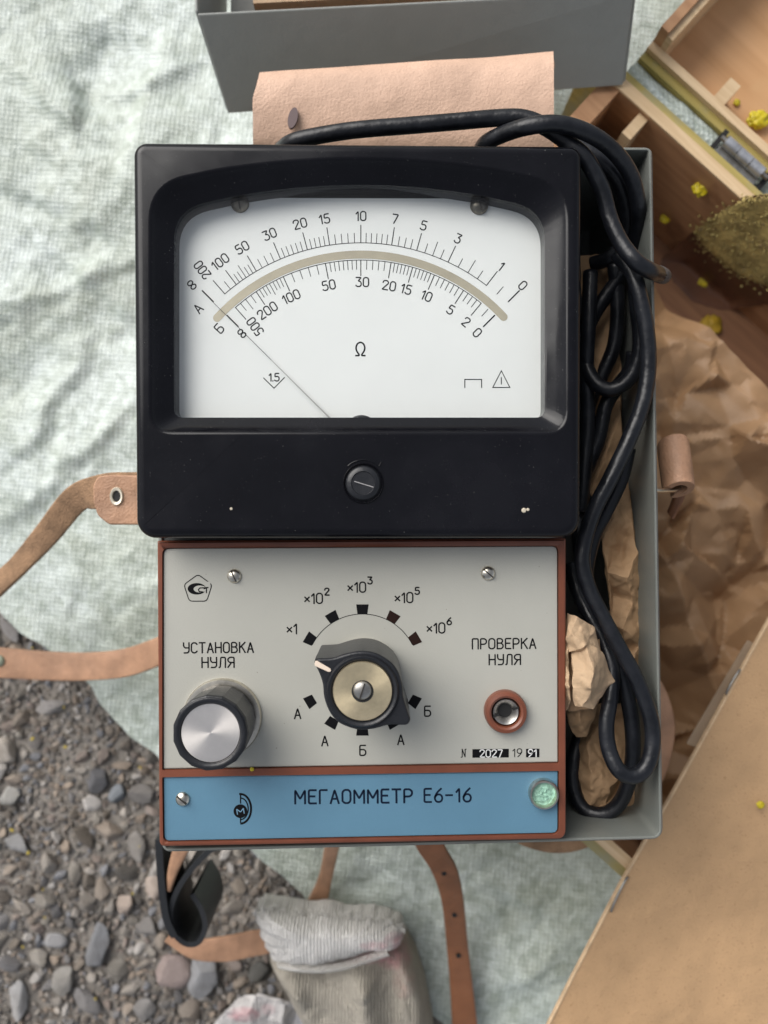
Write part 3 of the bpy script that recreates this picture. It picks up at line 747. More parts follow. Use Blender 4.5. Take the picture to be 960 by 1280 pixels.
while len(fit) < 2400:
    x, y = rnd.uniform(855, 1010), rnd.uniform(238, 375)
    if not inpoly(x + rnd.gauss(0, 6), y + rnd.gauss(0, 6), fpoly): continue
    p = onwall(x, y, .0009 + .0006 * noise.noise(Vector((x * .06, y * .06, 1))) + rnd.uniform(-.0004, .0004)); r_ = rnd.uniform(.0003, .0009)
    c = np.array(rnd.choice([(.50, .39, .14), (.42, .32, .12), (.58, .47, .18), (.34, .25, .11)]))
    fit.append((SV2[rnd.randrange(10)], np.array([r_ * 1.2, r_ * 1.1, r_ * .6]), rnd.random() * 6, rnd.random() * 6, rnd.random() * 6, np.array(p), c))
fo = stones_mesh('foam_crumbs', fit, mat('foam_crumb', (.95, .95, .95), .95, nscale=300, namp=.3, attr='tone')); tag(fo, 'crumbling yellow brown foam stuck on the inner box wall', 'foam', kind='stuff')

# ------------------------------------------------------------------ cardboard at lower right
cz_ = .0885
card = thing('cardboard_cover', 'large plain brown cardboard sheet with stapled edge', 'cardboard', P(900, 1150, cz_ - .001))
cp = [(683, 1284), (715, 1222), (775, 1106), (845, 984), (905, 876), (966, 766), (1130, 640), (1250, 900), (1100, 1420), (640, 1420)]
def sheet(name, pts, z, th, m, parent, bow=None, r=3):
    poly = pxpoly(round_poly(pts, r, 3), z); v, f = prism_data(poly, z - th, z, th * .35, 2); return mk(name, v, f, m, parent, sharp=40)
sheet('sheet', cp, cz_, .0016, M_card, card)
edge = [(682.5, 1285), (714.5, 1222), (774.5, 1106), (844.5, 984), (904.5, 876), (965.5, 766)]
sheet('folded_edge', edge + [(x + 3.2, y + 1.6) for x, y in reversed(edge)], cz_ + .0005, .0018, M_cardedge, card, r=0)
fl = [(862, 928), (895, 868), (932, 806), (945, 812), (936, 838), (884, 930), (872, 936)]
sheet('under_flap', [(858, 930), (935, 800), (950, 808), (880, 938)], .0835, .0008, mat('grey_card', (.33, .24, .16), .8, nscale=60), card)
for (x0, y0, x1, y1) in ((783, 1098, 764, 1138), (924, 838, 908, 866)):
    v, f = tube(catmull([P(x0 + 1.5, y0, cz_ - .001), P(x0, y0, cz_ + .0016), P((x0 + x1) / 2 - 1, (y0 + y1) / 2, cz_ + .0021), P(x1, y1, cz_ + .0014), P(x1 + 1.5, y1, cz_ - .001)], 4), .00042, 8)
    mk('staple', v, f, M_steel, card, smooth=True)

# ------------------------------------------------------------------ grey metal case
RZ = .157
case = thing('metal_case', 'open grey painted metal case holding the meter and cable', 'metal case', P(510, 640, .0855))
outer = round_poly([(193, 183), (815, 184), (828.5, 1049), (203, 1065)], [8, 8, 14, 10], 6)
po = pxpoly(outer, RZ); pi_ = inset(po, .0011); n = len(po)
flo = [(p.x * .985, p.y * .99, .0878) for p in pi_]
rings = [[(p.x * .985, p.y * .99, .0862) for p in po], [(p.x, p.y, .105) for p in po], [(p.x, p.y, RZ - .0006) for p in po],
         [(p.x, p.y, RZ) for p in inset(po, .0004)], [(p.x, p.y, RZ) for p in inset(po, .0008)], [(p.x, p.y, RZ - .0004) for p in pi_],
         [(p.x, p.y, .105) for p in pi_], flo]
v, f = rings_mesh(rings, cap0=True, cap1=True); mk('tray', v, f, M_case, case, sharp=40)
# narrow pressed lip along the rim
lip = [[(p.x, p.y, RZ - .004) for p in inset(po, -.0004)], [(p.x, p.y, RZ - .0026) for p in inset(po, -.0006)], [(p.x, p.y, RZ - .0012) for p in inset(po, -.0004)], [(p.x, p.y, RZ - .0010) for p in inset(po, .0001)]]
v, f = rings_mesh(lip); mk('rim_lip', v, f, M_case, case, sharp=40)

# its lid, tipped back above it
lid = part_empty('lid', case, P(530, 60, .0862))
LT = [(247, 18, .115), (792, -10, .115)]; LB = [(285, 142, .0862), (779, 107, .0862)]
a, b = P(*LT[0]), P(*LT[1]); c, d = P(*LB[0]), P(*LB[1])
back = Vector((0, .11, .012))
def slab(p0, p1, p2, p3, th, name, m, parent):
    nn = (p1 - p0).cross(p3 - p0).normalized() * th
    mb = MB(); mb.add([p0, p1, p2, p3, p0 + nn, p1 + nn, p2 + nn, p3 + nn], [(0, 1, 2, 3), (7, 6, 5, 4), (0, 4, 5, 1), (1, 5, 6, 2), (2, 6, 7, 3), (3, 7, 4, 0)])
    o = mb.build(name, m, parent); md = o.modifiers.new('soft', 'BEVEL'); md.width = .0005; md.segments = 2; md.limit_method = 'ANGLE'; return o
slab(c, d, b, a, -.0012, 'front_wall', M_lid, lid)
slab(a + Vector((0, .0012, 0)), a + back, c + back * 1.0 + Vector((0, 0, -.004)), c + Vector((.0004, .0012, 0)), .0012, 'side_wall', M_lid, lid)
slab(b + Vector((0, .0012, 0)), b + back, d + back + Vector((0, 0, -.004)), d + Vector((-.0004, .0012, 0)), -.0012, 'side_wall', M_lid, lid)
slab(c + Vector((.002, .0014, .0012)), d + Vector((-.002, .0014, .0012)), d + back + Vector((-.002, 0, 0)), c + back + Vector((.002, 0, 0)), -.001, 'top_panel', M_lid, lid)
# pale paper seen inside the lid
ip = [P(318, 17, .106), P(395, 13, .106), P(600, 3, .106), P(600, -120, .104), P(318, -120, .104)]
mb = MB(); mb.add([q + Vector((0, .002, .003)) for q in ip] + [q + Vector((0, .002, -.006)) for q in ip], [(0, 1, 2, 3, 4), (9, 8, 7, 6, 5)] + [(i, (i + 1) % 5, 5 + (i + 1) % 5, 5 + i) for i in range(5)])
o = mb.build('booklet', M_paperl); tag(o, 'pale booklet lying inside the open metal lid', 'booklet')

# ------------------------------------------------------------------ leather cover flap
fp = []
for k, (yy, zz) in enumerate([(192, .1280), (170, .1310), (140, .1330), (110, .1340), (88, .1335), (76, .1315), (72, .1280), (78, .1240), (90, .122)]):
    fp.append((yy, zz))
ea, eb = [], []
for yy, zz in fp:
    t = (192 - yy) / 120
    ea.append((316 + (3 if t > .8 else 0) + max(0, t - .75) * 22, yy + 19 * max(0, t) - 0, zz - .0006 * t)); eb.append((692 - (0.5 if t > .9 else 0), yy - 7 * t, zz + .0006 * t))
A = catmull([P(*p) for p in ea], 6); Bv = catmull([P(*p) for p in eb], 6); rings = []
for side_ in (0, 1):
    rr = []
    for i in range(len(A)):
        ring = []
        for k in range(25):
            t = k / 24; q = A[i].lerp(Bv[i], t)
            tt = (A[min(i + 1, len(A) - 1)] - A[max(i - 1, 0)]).normalized(); nn = Vector((0, -tt.z, tt.y)).normalized()
            if nn.z < 0 and i < 30: nn = nn
            wob = .0007 * noise.noise(Vector((q.x * 40, q.y * 40, 2)))
            ring.append(q + Vector((0, 0, wob)) - (nn * .0024 if side_ else Vector()))
        rr.append(ring)
    rings.append(rr)
na, nk = len(A), 25; v = [p for r_ in rings for q in r_ for p in q]; f = []
for s in range(2):
    for i in range(na - 1):
        for k in range(nk - 1):
            a0 = s * na * nk + i * nk + k; f.append((a0, a0 + 1, a0 + nk + 1, a0 + nk))
o1 = na * nk
for i in range(na - 1):
    for k in (0, nk - 1): a0 = i * nk + k; f.append((a0, a0 + nk, a0 + nk + o1, a0 + o1))
for k in range(nk - 1):
    for i in (0, na - 1): a0 = i * nk + k; f.append((a0, a0 + 1, a0 + 1 + o1, a0 + o1))
lf = mk('leather_flap', v, f, M_pink, smooth=True, sharp=50); tag(lf, 'wide pinkish tan leather flap between the case and its lid', 'leather flap')
o = prism('ink_mark', [(366 + 6 * math.cos(t) + 2.5 * math.sin(t), 147 - 13 * math.sin(t)) for t in [i * PI / 8 for i in range(16)]], .1332, .1345, mat('ink_stain', (.14, .10, .10), .7), lf)

# ------------------------------------------------------------------ the megohmmeter
PZ = .160
meg = thing('megohmmeter', 'vintage insulation meter with black dial housing and grey and blue panels', 'megohmmeter', P(455, 640, .0885))
prism('body', [(199, 200), (704, 200), (704, 1047), (201, 1056)], .0885, PZ - .004, M_body, meg, r=4)
# brown plastic surround of the panels
so = round_poly([(196.5, 676), (707.5, 673), (707.5, 1049), (199, 1058.5)], [2, 2, 12, 8], 5)
sw = pxpoly(so, PZ + .0006)
gp = pxpoly(round_poly([(203.5, 685), (697.5, 682), (698, 953.5), (203.5, 962)], [8, 8, 2, 2], 4), PZ)
bp_ = pxpoly(round_poly([(203.5, 970.5), (698, 962.5), (698, 1042), (204.5, 1052)], [2, 2, 8, 8], 4), PZ)
# frame ring meshes by sampling around each opening: build as solid block with two recessed trays
def boolean_frame():
    v, f = prism_data(sw, PZ - .006, PZ + .0008, .0007, 2)
    o = mk('panel_surround', v, f, M_brown, meg, sharp=40)
    cut = []
    for i, q in enumerate((gp, bp_)):
        v, f = prism_data(q, PZ - .0012, PZ + .01, 0)
        c_ = mk('cut', v, f, None, None, origin=(0, 0, 0)); cut.append(c_)
    for c_ in cut:
        m_ = o.modifiers.new('b', 'BOOLEAN'); m_.operation = 'DIFFERENCE'; m_.object = c_; m_.solver = 'EXACT'
    dg = bpy.context.evaluated_depsgraph_get(); me = bpy.data.meshes.new_from_object(o.evaluated_get(dg))
    o.modifiers.clear(); o.data = me; me.set_sharp_from_angle(angle=R(40))
    for c_ in cut: bpy.data.objects.remove(c_)
    return o
boolean_frame()
def plate(name, q, m):
    v, f = prism_data(inset(q, .0002), PZ - .0011, PZ, .0003, 2); return mk(name, v, f, m, meg, sharp=40)
gpl = plate('control_panel', gp, M_panel); bpl = plate('name_panel', bp_, M_blue)
Z1 = PZ + .00004
for s, x, y, wd_ in (('УСТАНОВКА', 273, 809.5, 87), ('НУЛЯ', 272.5, 828, 40), ('ПРОВЕРКА', 630, 804.5, 79), ('НУЛЯ', 631, 824.5, 39)):
    ink = MB(); text(ink, s, x, y, 12.5, Z1, 1.8, -.5, width=wd_); ink.build('lettering', M_ink, gpl)
for s, x, y, sp in (('x1', 365, 786, None), ('x10', 392, 748, '2'), ('x10', 446, 734, '3'), ('x10', 505, 747, '5'), ('x10', 545, 785, '6')):
    ink = MB(); text(ink, s, x, y, 12.5, Z1, 1.8, -.5, gap=1.3, sup=sp); ink.build('lettering', M_ink, gpl)
for s, x, y in (('А', 372, 892), ('А', 406, 926), ('Б', 453.5, 938), ('А', 501, 924.5), ('Б', 534.5, 889)):
    ink = MB(); text(ink, s, x, y, 12.5, Z1, 1.8, -.5); ink.build('lettering', M_ink, gpl)
ink = MB(); cxm, cym = 453, 837.5
pline(ink, arcpts(cxm, cym, 70, -63, 63, 60), .9, Z1)
ink2 = MB()
for a_ in (-59.5, -29.5, 0, 30, 59.5, 121, 150, 180, 210, 239):
    tgt = ink2 if a_ in (30, 59.5) else ink
    q = []
    for rr, hw in ((70, 6.2), (82, 7.8)):
        for s in ((-1, 1) if rr == 70 else (1, -1)):
            ca, sa = math.cos(R(a_)), math.sin(R(a_)); q.append((cxm + rr * sa + s * hw * ca, cym - rr * ca + s * hw * sa))
    pfill(tgt, q, Z1 + .000003)
ink.build('range_marks', M_ink, gpl); ink2.build('range_marks', mat('brown_ink', (.020, .009, .007), .6, spec=.1), gpl)
# emblem: rounded pentagon with a dark comma shape
em = MB(); pts = round_poly([(247.5 + 18.5 * math.sin(R(72 * k)), 736.5 - 18.5 * math.cos(R(72 * k))) for k in range(5)], 4, 4); pts.append(pts[0])
pline(em, [tuple(p) for p in pts], 1.2, Z1)
pfill(em, [(246 + 11.5 * math.cos(t), 736 - 7.2 * math.sin(t)) for t in [i * 2 * PI / 28 for i in range(28)]], Z1 + .000004)
em.build('emblem', M_ink, gpl)
em = MB(); pfill(em, [(250 + 8 * math.cos(t), 736.3 - 4.4 * math.sin(t)) for t in [i * 2 * PI / 24 for i in range(24)]], Z1 + .00001)
pfill(em, [(252, 727), (263, 727), (263, 734.6), (256, 732)], Z1 + .000012); em.build('emblem', M_panel, gpl)
em = MB(); pline(em, [(260, 734.5), (250, 735), (248, 737), (249, 739.5), (254, 740)], 1.5, Z1 + .000016); pline(em, [(255, 736), (258, 735), (258, 741)], 1.4, Z1 + .00002); em.build('emblem', M_ink, gpl)
# serial line
sr_ = MB(); pfill(sr_, [(590.5, 936.5), (636, 936), (636, 946.8), (590.5, 947.2)], Z1); pfill(sr_, [(657.5, 936), (674.3, 935.8), (674.3, 946.5), (657.5, 946.7)], Z1)
text(sr_, 'N', 579.5, 941.5, 10, Z1, 1.2); text(sr_, '19', 646.5, 941, 10, Z1, 1.2, gap=1.6); sr_.build('serial_plate', M_ink, gpl)
sr_ = MB(); text(sr_, '2027', 614, 941.8, 9, Z1 + .00002, 1.3, gap=1.3, width=28); text(sr_, '91', 665.5, 941.3, 9, Z1 + .00002, 1.4, gap=1.3); sr_.build('lettering', M_inkw, gpl)
# name on the blue panel
M_navy = mat('navy_ink', (.006, .012, .028), .6, spec=.1); ink = MB(); text(ink, 'МЕГАОММЕТР', 442, 995.5, 16.5, Z1, 2.5, -.6, gap=1.7, width=146); ink.build('lettering', M_navy, bpl); ink = MB(); text(ink, 'Е6-16', 559.5, 994, 16.5, Z1, 2.4, -.6, gap=1.8, width=58)
ink.build('lettering', M_navy, bpl)
lg = MB(); pfill(lg, [(300.5 + 8.6 * math.cos(t), 1014 - 8.6 * math.sin(t)) for t in [i * 2 * PI / 28 for i in range(28)]], Z1)
for r_, wd, a0, a1 in ((13.5, 1.6, 5, 178), (18.5, 2.6, -2, 176)): pline(lg, [(300.5 + (x - 300.5) * .72, y) for x, y in arcpts(300.5, 1011, r_, a0, a1, 22)], wd, Z1 + .000003)
pline(lg, [(300.7, 992.5), (300.7, 1004)], 1.6, Z1 + .000006); pline(lg, [(300.7, 1021), (300.7, 1028)], 1.6, Z1 + .000006); lg.build('logo', M_ink, bpl)
lg = MB(); text(lg, 'М', 300.5, 1014, 6.5, Z1 + .00001, 1.1, -8, width=8.5); lg.build('logo', mat('blue_ink', (.16, .30, .42), .5), bpl)

# ---- screws
def screw(px, py, z, rpx, ang, parent, m=M_nickel, dome=.6):
    p = P(px, py, z); r_ = rpx * (CZ - z) / F
    prof = [(r_, z - .001), (r_, z + r_ * .05)] + [(r_ * math.cos(t), z + r_ * .05 + r_ * dome * math.sin(t)) for t in [R(15), R(30), R(50), R(70)]] + [(1e-8, z + r_ * (.05 + dome))]
    v, f = lathe(prof, p.x, p.y, 28); o = mk('screw', v, f, m, parent, origin=p, sharp=45)
    v, f = box(p.x, p.y, z + r_ * (.05 + dome * .9), r_ * 1.7, r_ * .17, r_ * .30, -R(ang)); mk('slot', v, f, mat('slot_metal', (.05, .045, .04), .5, .5), o, origin=p)
    return o
s0 = screw(293, 720, PZ, 9, 65, meg)
for px_, py_, par_ in ((610, 716.5, gpl), (228.5, 998.5, bpl)):
    q = P(px_, py_, PZ); c_ = dup(s0, meg, q); c_.rotation_euler[2] = R(25)
# ---- test socket
sk = P(631, 888, PZ); s_ = .25e-3
soc = thing_p = None
v, f = lathe([(26.5 * s_, PZ - .0005), (26.5 * s_, PZ + .0022), (25 * s_, PZ + .0031), (21 * s_, PZ + .0034), (18.5 * s_, PZ + .0030), (17.6 * s_, PZ + .0015), (17.5 * s_, PZ - .0004)], sk.x, sk.y, 48, cap=False)
soc = mk('socket', v, f, M_brown, gpl, origin=sk, sharp=45)
v, f = lathe([(17.4 * s_, PZ + .0002), (17.2 * s_, PZ + .0016), (15.5 * s_, PZ + .0022), (13 * s_, PZ + .0018), (9.5 * s_, PZ + .0006), (8.6 * s_, PZ + .0001)], sk.x, sk.y, 40, cap=False)
mk('contact', v, f, M_steel, meg, origin=sk, sharp=40)
v, f = lathe([(9.0 * s_, PZ + .00012), (6 * s_, PZ + .0001), (1e-8, PZ + .0001)], sk.x, sk.y, 24, cap=False); mk('socket_hole', v, f, M_dark, meg, origin=sk)
for a_ in (200, 20):
    c_, q_ = math.cos(R(a_)), math.sin(R(a_)); v, f = box(sk.x + c_ * 13 * s_, sk.y + q_ * 13 * s_, PZ + .0017, 8 * s_, 2.4 * s_, .0012, R(a_)); mk('socket_slot', v, f, M_dark, meg, origin=sk)
# ---- green wax seal in its cup
gs = P(678.5, 990.5, PZ)
v, f = lathe([(18.5 * s_, PZ - .0004), (18.5 * s_, PZ + .0020), (17.5 * s_, PZ + .0026), (15.5 * s_, PZ + .0026), (14.6 * s_, PZ + .0018), (14.4 * s_, PZ + .0002)], gs.x, gs.y, 40, cap=False)
cup = mk('seal_cup', v, f, M_nickel, meg, origin=gs, sharp=45)
rings = []
for r_ in (14.4, 13, 10.5, 8.5, 6, 3.5, 1.2):
    rings.append([(gs.x + r_ * s_ * math.cos(2 * PI * i / 32), gs.y + r_ * s_ * math.sin(2 * PI * i / 32), PZ + .0010 + .0006 * noise.noise(Vector((r_ * .4, i * .5, 0))) + (.0006 if r_ in (8.5, 3.5) else 0)) for i in range(32)])
v, f = rings_mesh(rings, cap1=True); mk('wax_seal', v, f, M_seal, cup, origin=gs, smooth=True)
# ---- zero-setting knob
KZ = .1785; kp = P(262.5, 917, KZ); ks = (CZ - KZ) / F; ko = Vector((kp.x, kp.y, PZ))
v, f = lathe([(49 * .25e-3, PZ - .0002), (49 * .25e-3, PZ + .0010), (47.5 * .25e-3, PZ + .0016), (40 * .25e-3, PZ + .0018)], kp.x, kp.y, 48); 
zk = mk('zero_knob', *lathe([(45 * ks, PZ + .0018), (45.5 * ks, PZ + .004)], kp.x, kp.y, 18), M_blackr, meg, origin=ko)
bpy.data.objects.remove(zk)
prof = [(43 * ks, PZ + .0016), (46 * ks, PZ + .003), (48 * ks, KZ - .0012), (47 * ks, KZ - .0003), (44.5 * ks, KZ)]
v2, f2 = lathe(prof, kp.x, kp.y, 15, cap=False)
mbk = MB(); mbk.add(v2, f2)
zk = mbk.build('zero_knob', M_blackr, meg, origin=ko); ORG[zk.name] = ko
mk('flange', v, f, M_nickel, zk, origin=ko, sharp=40)
v, f = lathe([(45.6 * ks, KZ - .0010), (45.3 * ks, KZ - .0001), (44 * ks, KZ + .0002), (40 * ks, KZ + .0002), (37.5 * ks, KZ - .0004), (37.2 * ks, KZ - .0012)], kp.x, kp.y, 64, cap=False); mk('knob_ring', v, f, M_blackr, zk, origin=ko, sharp=50)
v, f = lathe([(37.4 * ks, KZ - .0013), (36.6 * ks, KZ - .0007), (1e-8, KZ - .0006)], kp.x, kp.y, 64); mk('knob_cap', v, f, M_alu, zk, origin=ko, sharp=40)
# ---- range selector knob
SZ = .1855; ss = (CZ - SZ) / F; sp = P(453.3, 863.5, SZ); so_ = Vector((sp.x, sp.y, PZ))
out_ = [(393.5, 826), (395.5, 823.5), (415, 822.5), (430, 818), (442, 815), (453, 814), (466, 815.5), (478, 820.5), (490, 829), (498.5, 841), (503, 857), (504.5, 872), (511, 893), (513, 900), (509.5, 906), (502, 907), (487, 906.5), (468, 911.5), (450, 913), (434, 909), (421, 902), (411, 889), (405, 872), (403.5, 856), (399, 842), (393, 830)]
pl_ = [q.to_2d() for q in catmull([P(x, y, SZ) for x, y in out_ + [out_[0]]], 3)][:-1]
v, f = prism_data(pl_, PZ + .0022, SZ, .0008, 3); sel = mk('selector_knob', v, f, M_blackr, meg, origin=so_, sharp=45)
v, f = lathe([(42.5 * .25e-3, PZ - .0002), (42.5 * .25e-3, PZ + .0014), (41 * .25e-3, PZ + .0021), (30 * .25e-3, PZ + .0022)], sp.x, sp.y, 48); mk('flange', v, f, M_nickel, sel, origin=so_, sharp=40)
v, f = lathe([(45.5 * ss, SZ - .0003), (45 * ss, SZ + .0006), (43.2 * ss, SZ + .0010), (40.5 * ss, SZ + .0009), (38.6 * ss, SZ + .0002), (38.3 * ss, SZ + .00002)], sp.x, sp.y, 64, cap=False); mk('knob_ring', v, f, M_blackr, sel, origin=so_, sharp=50)
v, f = lathe([(37.6 * ss, SZ - .0002), (37.2 * ss, SZ + .0004), (36.4 * ss, SZ + .0006), (1e-8, SZ + .0006)], sp.x, sp.y, 64); mk('knob_cap', v, f, M_gold, sel, origin=so_, sharp=40)
v, f = lathe([(13.8 * ss, SZ + .00065), (13.0 * ss, SZ + .0008), (12 * ss, SZ + .0008)], sp.x, sp.y, 32); mk('screw_recess', v, f, M_dark, sel, origin=so_)
o = screw(453, 863, SZ + .0008, 11.5, -72, sel, M_steel, .4)
for ch in list(o.children): ch.parent = sel; ch.location = ORG[ch.name] - so_      # keep to three levels
zq = SZ + .00035
pt = MB(); q = [(393.2, 829.5), (394.2, 826.8), (396.2, 826), (413, 836), (414, 838.3), (412.6, 840), (410.3, 840), (393.8, 832.6)]
v, f = prism_data(pxpoly(q, zq), SZ - .0004, zq, .0001, 1); mk('pointer_line', v, f, mat('cream_paint', (.75, .62, .50), .5), sel, origin=so_)

# ---- black meter housing
HZ = .175; IZ = .1708; hc = Vector((450, 400))
def ray_poly(poly, c, ang):
    d = Vector((math.cos(ang), math.sin(ang))); best = None
    n = len(poly)
    for i in range(n):
        a, b = poly[i], poly[(i + 1) % n]; e = b - a; den = d.x * e.y - d.y * e.x
        if abs(den) < 1e-12: continue
        q = a - c; t = (q.x * e.y - q.y * e.x) / den; u = (q.x * d.y - q.y * d.x) / den
        if t > 0 and -1e-3 <= u <= 1 + 1e-3: best = t if best is None else max(best, t)
    return c + d * best
def win(l, r_, yt, ys, yb, cr, rb):
    """window outline: straight sides, flat sill, arched head; ys = shoulder height, cr = shoulder rounding"""
    top = [(l + (r_ - l) * k / 12, ys - (ys - yt) * (1 - ((k - 6) / 6) ** 2)) for k in range(13)]
    pts = [(r_, yb), (l, yb)] + [(l, ys)] + top[1:-1] + [(r_, ys)]
    rr = [rb, rb, cr] + [3] * 11 + [cr]
    # pull the head's outer points inward so the shoulder can round off
    pts2, rr2 = [], []
    for p, q in zip(pts, rr):
        if q == 3 and (p[0] < l + cr * 1.1 or p[0] > r_ - cr * 1.1): continue
        pts2.append(p); rr2.append(q)
    return round_poly(pts2, rr2, 8)
def round_arc(pts, rr, n=10):
    out = []; N_ = len(pts)
    for i in range(N_):
        p = Vector(pts[i]); a = (Vector(pts[i - 1]) - p).normalized(); b = (Vector(pts[(i + 1) % N_]) - p).normalized()
        half = a.angle(b) / 2; tl = rr[i] / math.tan(half); c = p + (a + b).normalized() * rr[i] / math.sin(half)
        v0 = p + a * tl - c; v1 = p + b * tl - c; a0 = math.atan2(v0.y, v0.x); da = math.atan2(v1.y, v1.x) - a0
        da = (da + PI) % (2 * PI) - PI
        out += [c + Vector((math.cos(a0 + da * k / n), math.sin(a0 + da * k / n))) * rr[i] for k in range(n + 1)]
    return out
ho = round_arc([(168, 180), (726, 184.5), (724, 672.5), (172, 672.5)], [17, 16, 24, 24], 10)
w_out = win(190, 707, 200, 232, 539, 62, 26); w_in = win(217.5, 681, 231, 262, 522, 58, 12)
angs = sorted(set([2 * PI * i / 300 for i in range(300)] + [math.atan2(p.y - hc.y, p.x - hc.x) % (2 * PI) for p in list(ho) + list(w_out) + list(w_in)]))
angs = [a for i, a in enumerate(angs) if i == 0 or a - angs[i - 1] > .0015]
def samp(poly): return [ray_poly([Vector(p) for p in poly], hc, a) for a in angs]
wo_ = [P(p.x, p.y, HZ - .0024).to_2d() for p in samp(ho)]; wi0 = [P(p.x, p.y, HZ).to_2d() for p in samp(w_out)]; wi1 = [P(p.x, p.y, IZ).to_2d() for p in samp(w_in)]
def Z3(pl, z): return [(p.x, p.y, z) for p in pl]
rings = [Z3(inset(wo_, .0012), .1575), Z3(inset(wo_, .0004), .1585), Z3(wo_, .160), Z3(wo_, HZ - .0026)]
for k in range(1, 6):
    a_ = k / 5 * PI / 2; rings.append(Z3(inset(wo_, .0026 * (1 - math.cos(a_))), HZ - .0026 + .0026 * math.sin(a_)))
rings += [Z3(inset(wo_, .0030), HZ), Z3(inset(wi0, -.0012), HZ), Z3(inset(wi0, -.0006), HZ - .00005), Z3(wi0, HZ - .0004)]
mid = [a * .5 + b * .5 for a, b in zip(wi0, wi1)]
rings += [Z3([a * .85 + b * .15 for a, b in zip(wi0, wi1)], HZ - .0014), Z3(mid, (HZ + IZ) / 2 - .0004), Z3([a * .12 + b * .88 for a, b in zip(wi0, wi1)], IZ + .0003), Z3(wi1, IZ)]
rings += [Z3(wi1, IZ - .0004), Z3(wi1, .1632)]
v, f = rings_mesh(rings); hsg = mk('meter_housing', v, f, M_black, meg, sharp=38)
# dial chamber, dial plate, print, mirror arc, needle, glass
DZ = .1645
v, f = box(P(450, 400, DZ).x, P(450, 400, DZ).y, DZ - .0035, .128, .085, .0008); mk('dial_chamber', v, f, M_dark, meg)
dial = prism('dial', [(206, 247), (676, 248.5), (676, 532), (206, 532)], DZ - .0006, DZ, M_white, meg, r=[62, 66, 2, 2], rn=10)
dp = MB(); ccx, ccy = 451, 561.5; dz = DZ + .00004
def tick(a_, r0, r1, wd=1.05): pline(dp, [arcpts(ccx, ccy, r0, a_, a_, 1)[0], arcpts(ccx, ccy, r1, a_, a_, 1)[0]], wd, dz + .000003)
pline(dp, arcpts(ccx, ccy, 258, -41.2, 37.5, 90), .9, dz)
pline(dp, arcpts(ccx, ccy, 236.5, -41.5, 39.5, 90), .9, dz)
maj = [(-45, 'w'), (-41.2, None), (-37.1, None), (-30.4, None), (-22.9, None), (-15, None), (-8.7, None), (0, None), (8.6, None), (15.7, None), (25, None), (37.5, None), (45, None)]
for a_, _ in maj: tick(a_, 261 if abs(a_) == 45 else 258, 280, 1.7 if abs(a_) == 45 else 1.1)
def minors(a, b, n, r0, r1, mid=None, r2=None):
    for k in range(1, n + 1):
        t = a + (b - a) * k / (n + 1); tick(t, r0, r2 if (mid and k == mid) else r1, .85)
for a, b, n, m_, in ((-41.2, -37.1, 1, 0), (-37.1, -30.4, 5, 3), (-30.4, -22.9, 3, 0), (-22.9, -15, 5, 0), (-15, -8.7, 4, 0), (-8.7, 0, 4, 0), (0, 8.6, 5, 0), (8.6, 15.7, 3, 0), (15.7, 25, 3, 2), (25, 37.5, 3, 2), (37.5, 45, 1, 0)):
    minors(a, b, n, 258, 270, m_, 276)
imaj = [-45, -41.5, -33.6, -24.2, -10.8, 0, 9.2, 15.9, 22.9, 32.9, 39.5, 45]
for a_ in imaj: tick(a_, 236.5, 217, 1.7 if abs(a_) == 45 else 1.1)
for a, b, n, m_ in ((-41.5, -33.6, 3, 2), (-33.6, -24.2, 7, 4), (-24.2, -10.8, 4, 0), (-10.8, 0, 7, 0), (0, 9.2, 4, 0), (9.2, 15.9, 5, 0), (15.9, 22.9, 5, 0), (22.9, 32.9, 5, 0), (32.9, 39.5, 3, 0), (39.5, 45, 1, 0)):
    minors(a, b, n, 236.5, 225, m_, 221)
dp.build('scale_marks', M_ink, dial)
nm = MB()
def num(s, x, y, h_, rot, **k):
    m_ = MB(); text(m_, s, x, y, h_, dz, 1.55, rot, **k); m_.build('numeral', M_ink, dial)
for s, a_, r_ in (('w', -45.5, 294), ('200', -41.6, 299), ('100', -36.9, 293), ('50', -30.5, 292.5), ('30', -23, 292), ('20', -15.1, 292), ('15', -9, 291.5), ('10', 0, 291.5), ('7', 8.5, 291), ('5', 15.7, 290.5), ('3', 24.8, 290), ('1', 37.5, 288.5), ('0', 44.7, 288)):
    q = arcpts(ccx, ccy, r_, a_, a_, 1)[0]; q = {'w': (239.8, 356.2), '200': (253, 337.5)}.get(s, q); num(s, q[0], q[1], 16 if s == 'w' else 11.3, {'w': 45, '200': -128}.get(s, a_), gap=1.4, **({'width': 22} if s == '200' else {}))
for s, a_, r_ in (('w', -46.2, 207), ('500', -40.6, 202), ('200', -34, 209), ('100', -24.6, 209.5), ('50', -11.1, 209), ('30', 0.5, 209), ('20', 9.8, 207.5), ('15', 15.8, 208), ('10', 23.2, 208.5), ('5', 32.8, 207.5), ('2', 39.6, 206.5), ('0', 45, 206)):
    q = arcpts(ccx, ccy, r_, a_, a_, 1)[0]; q = {'w': (302.3, 416.8), '500': (318.8, 408.2)}.get(s, q); num(s, q[0], q[1], 15 if s == 'w' else 11.3, {'w': 45, '500': -127}.get(s, a_), gap=1.4, **({'width': 22} if s == '500' else {}))
num('А', 247.5, 385.5, 12, -48); num('Б', 274, 410.5, 12, -48)
m_ = MB(); text(m_, 'O', 450.5, 436, 17, dz, 2.0); m_.build('ohm_sign', M_ink, dial)
num('1.5', 342.5, 471.5, 9.5, 0, gap=1.2)
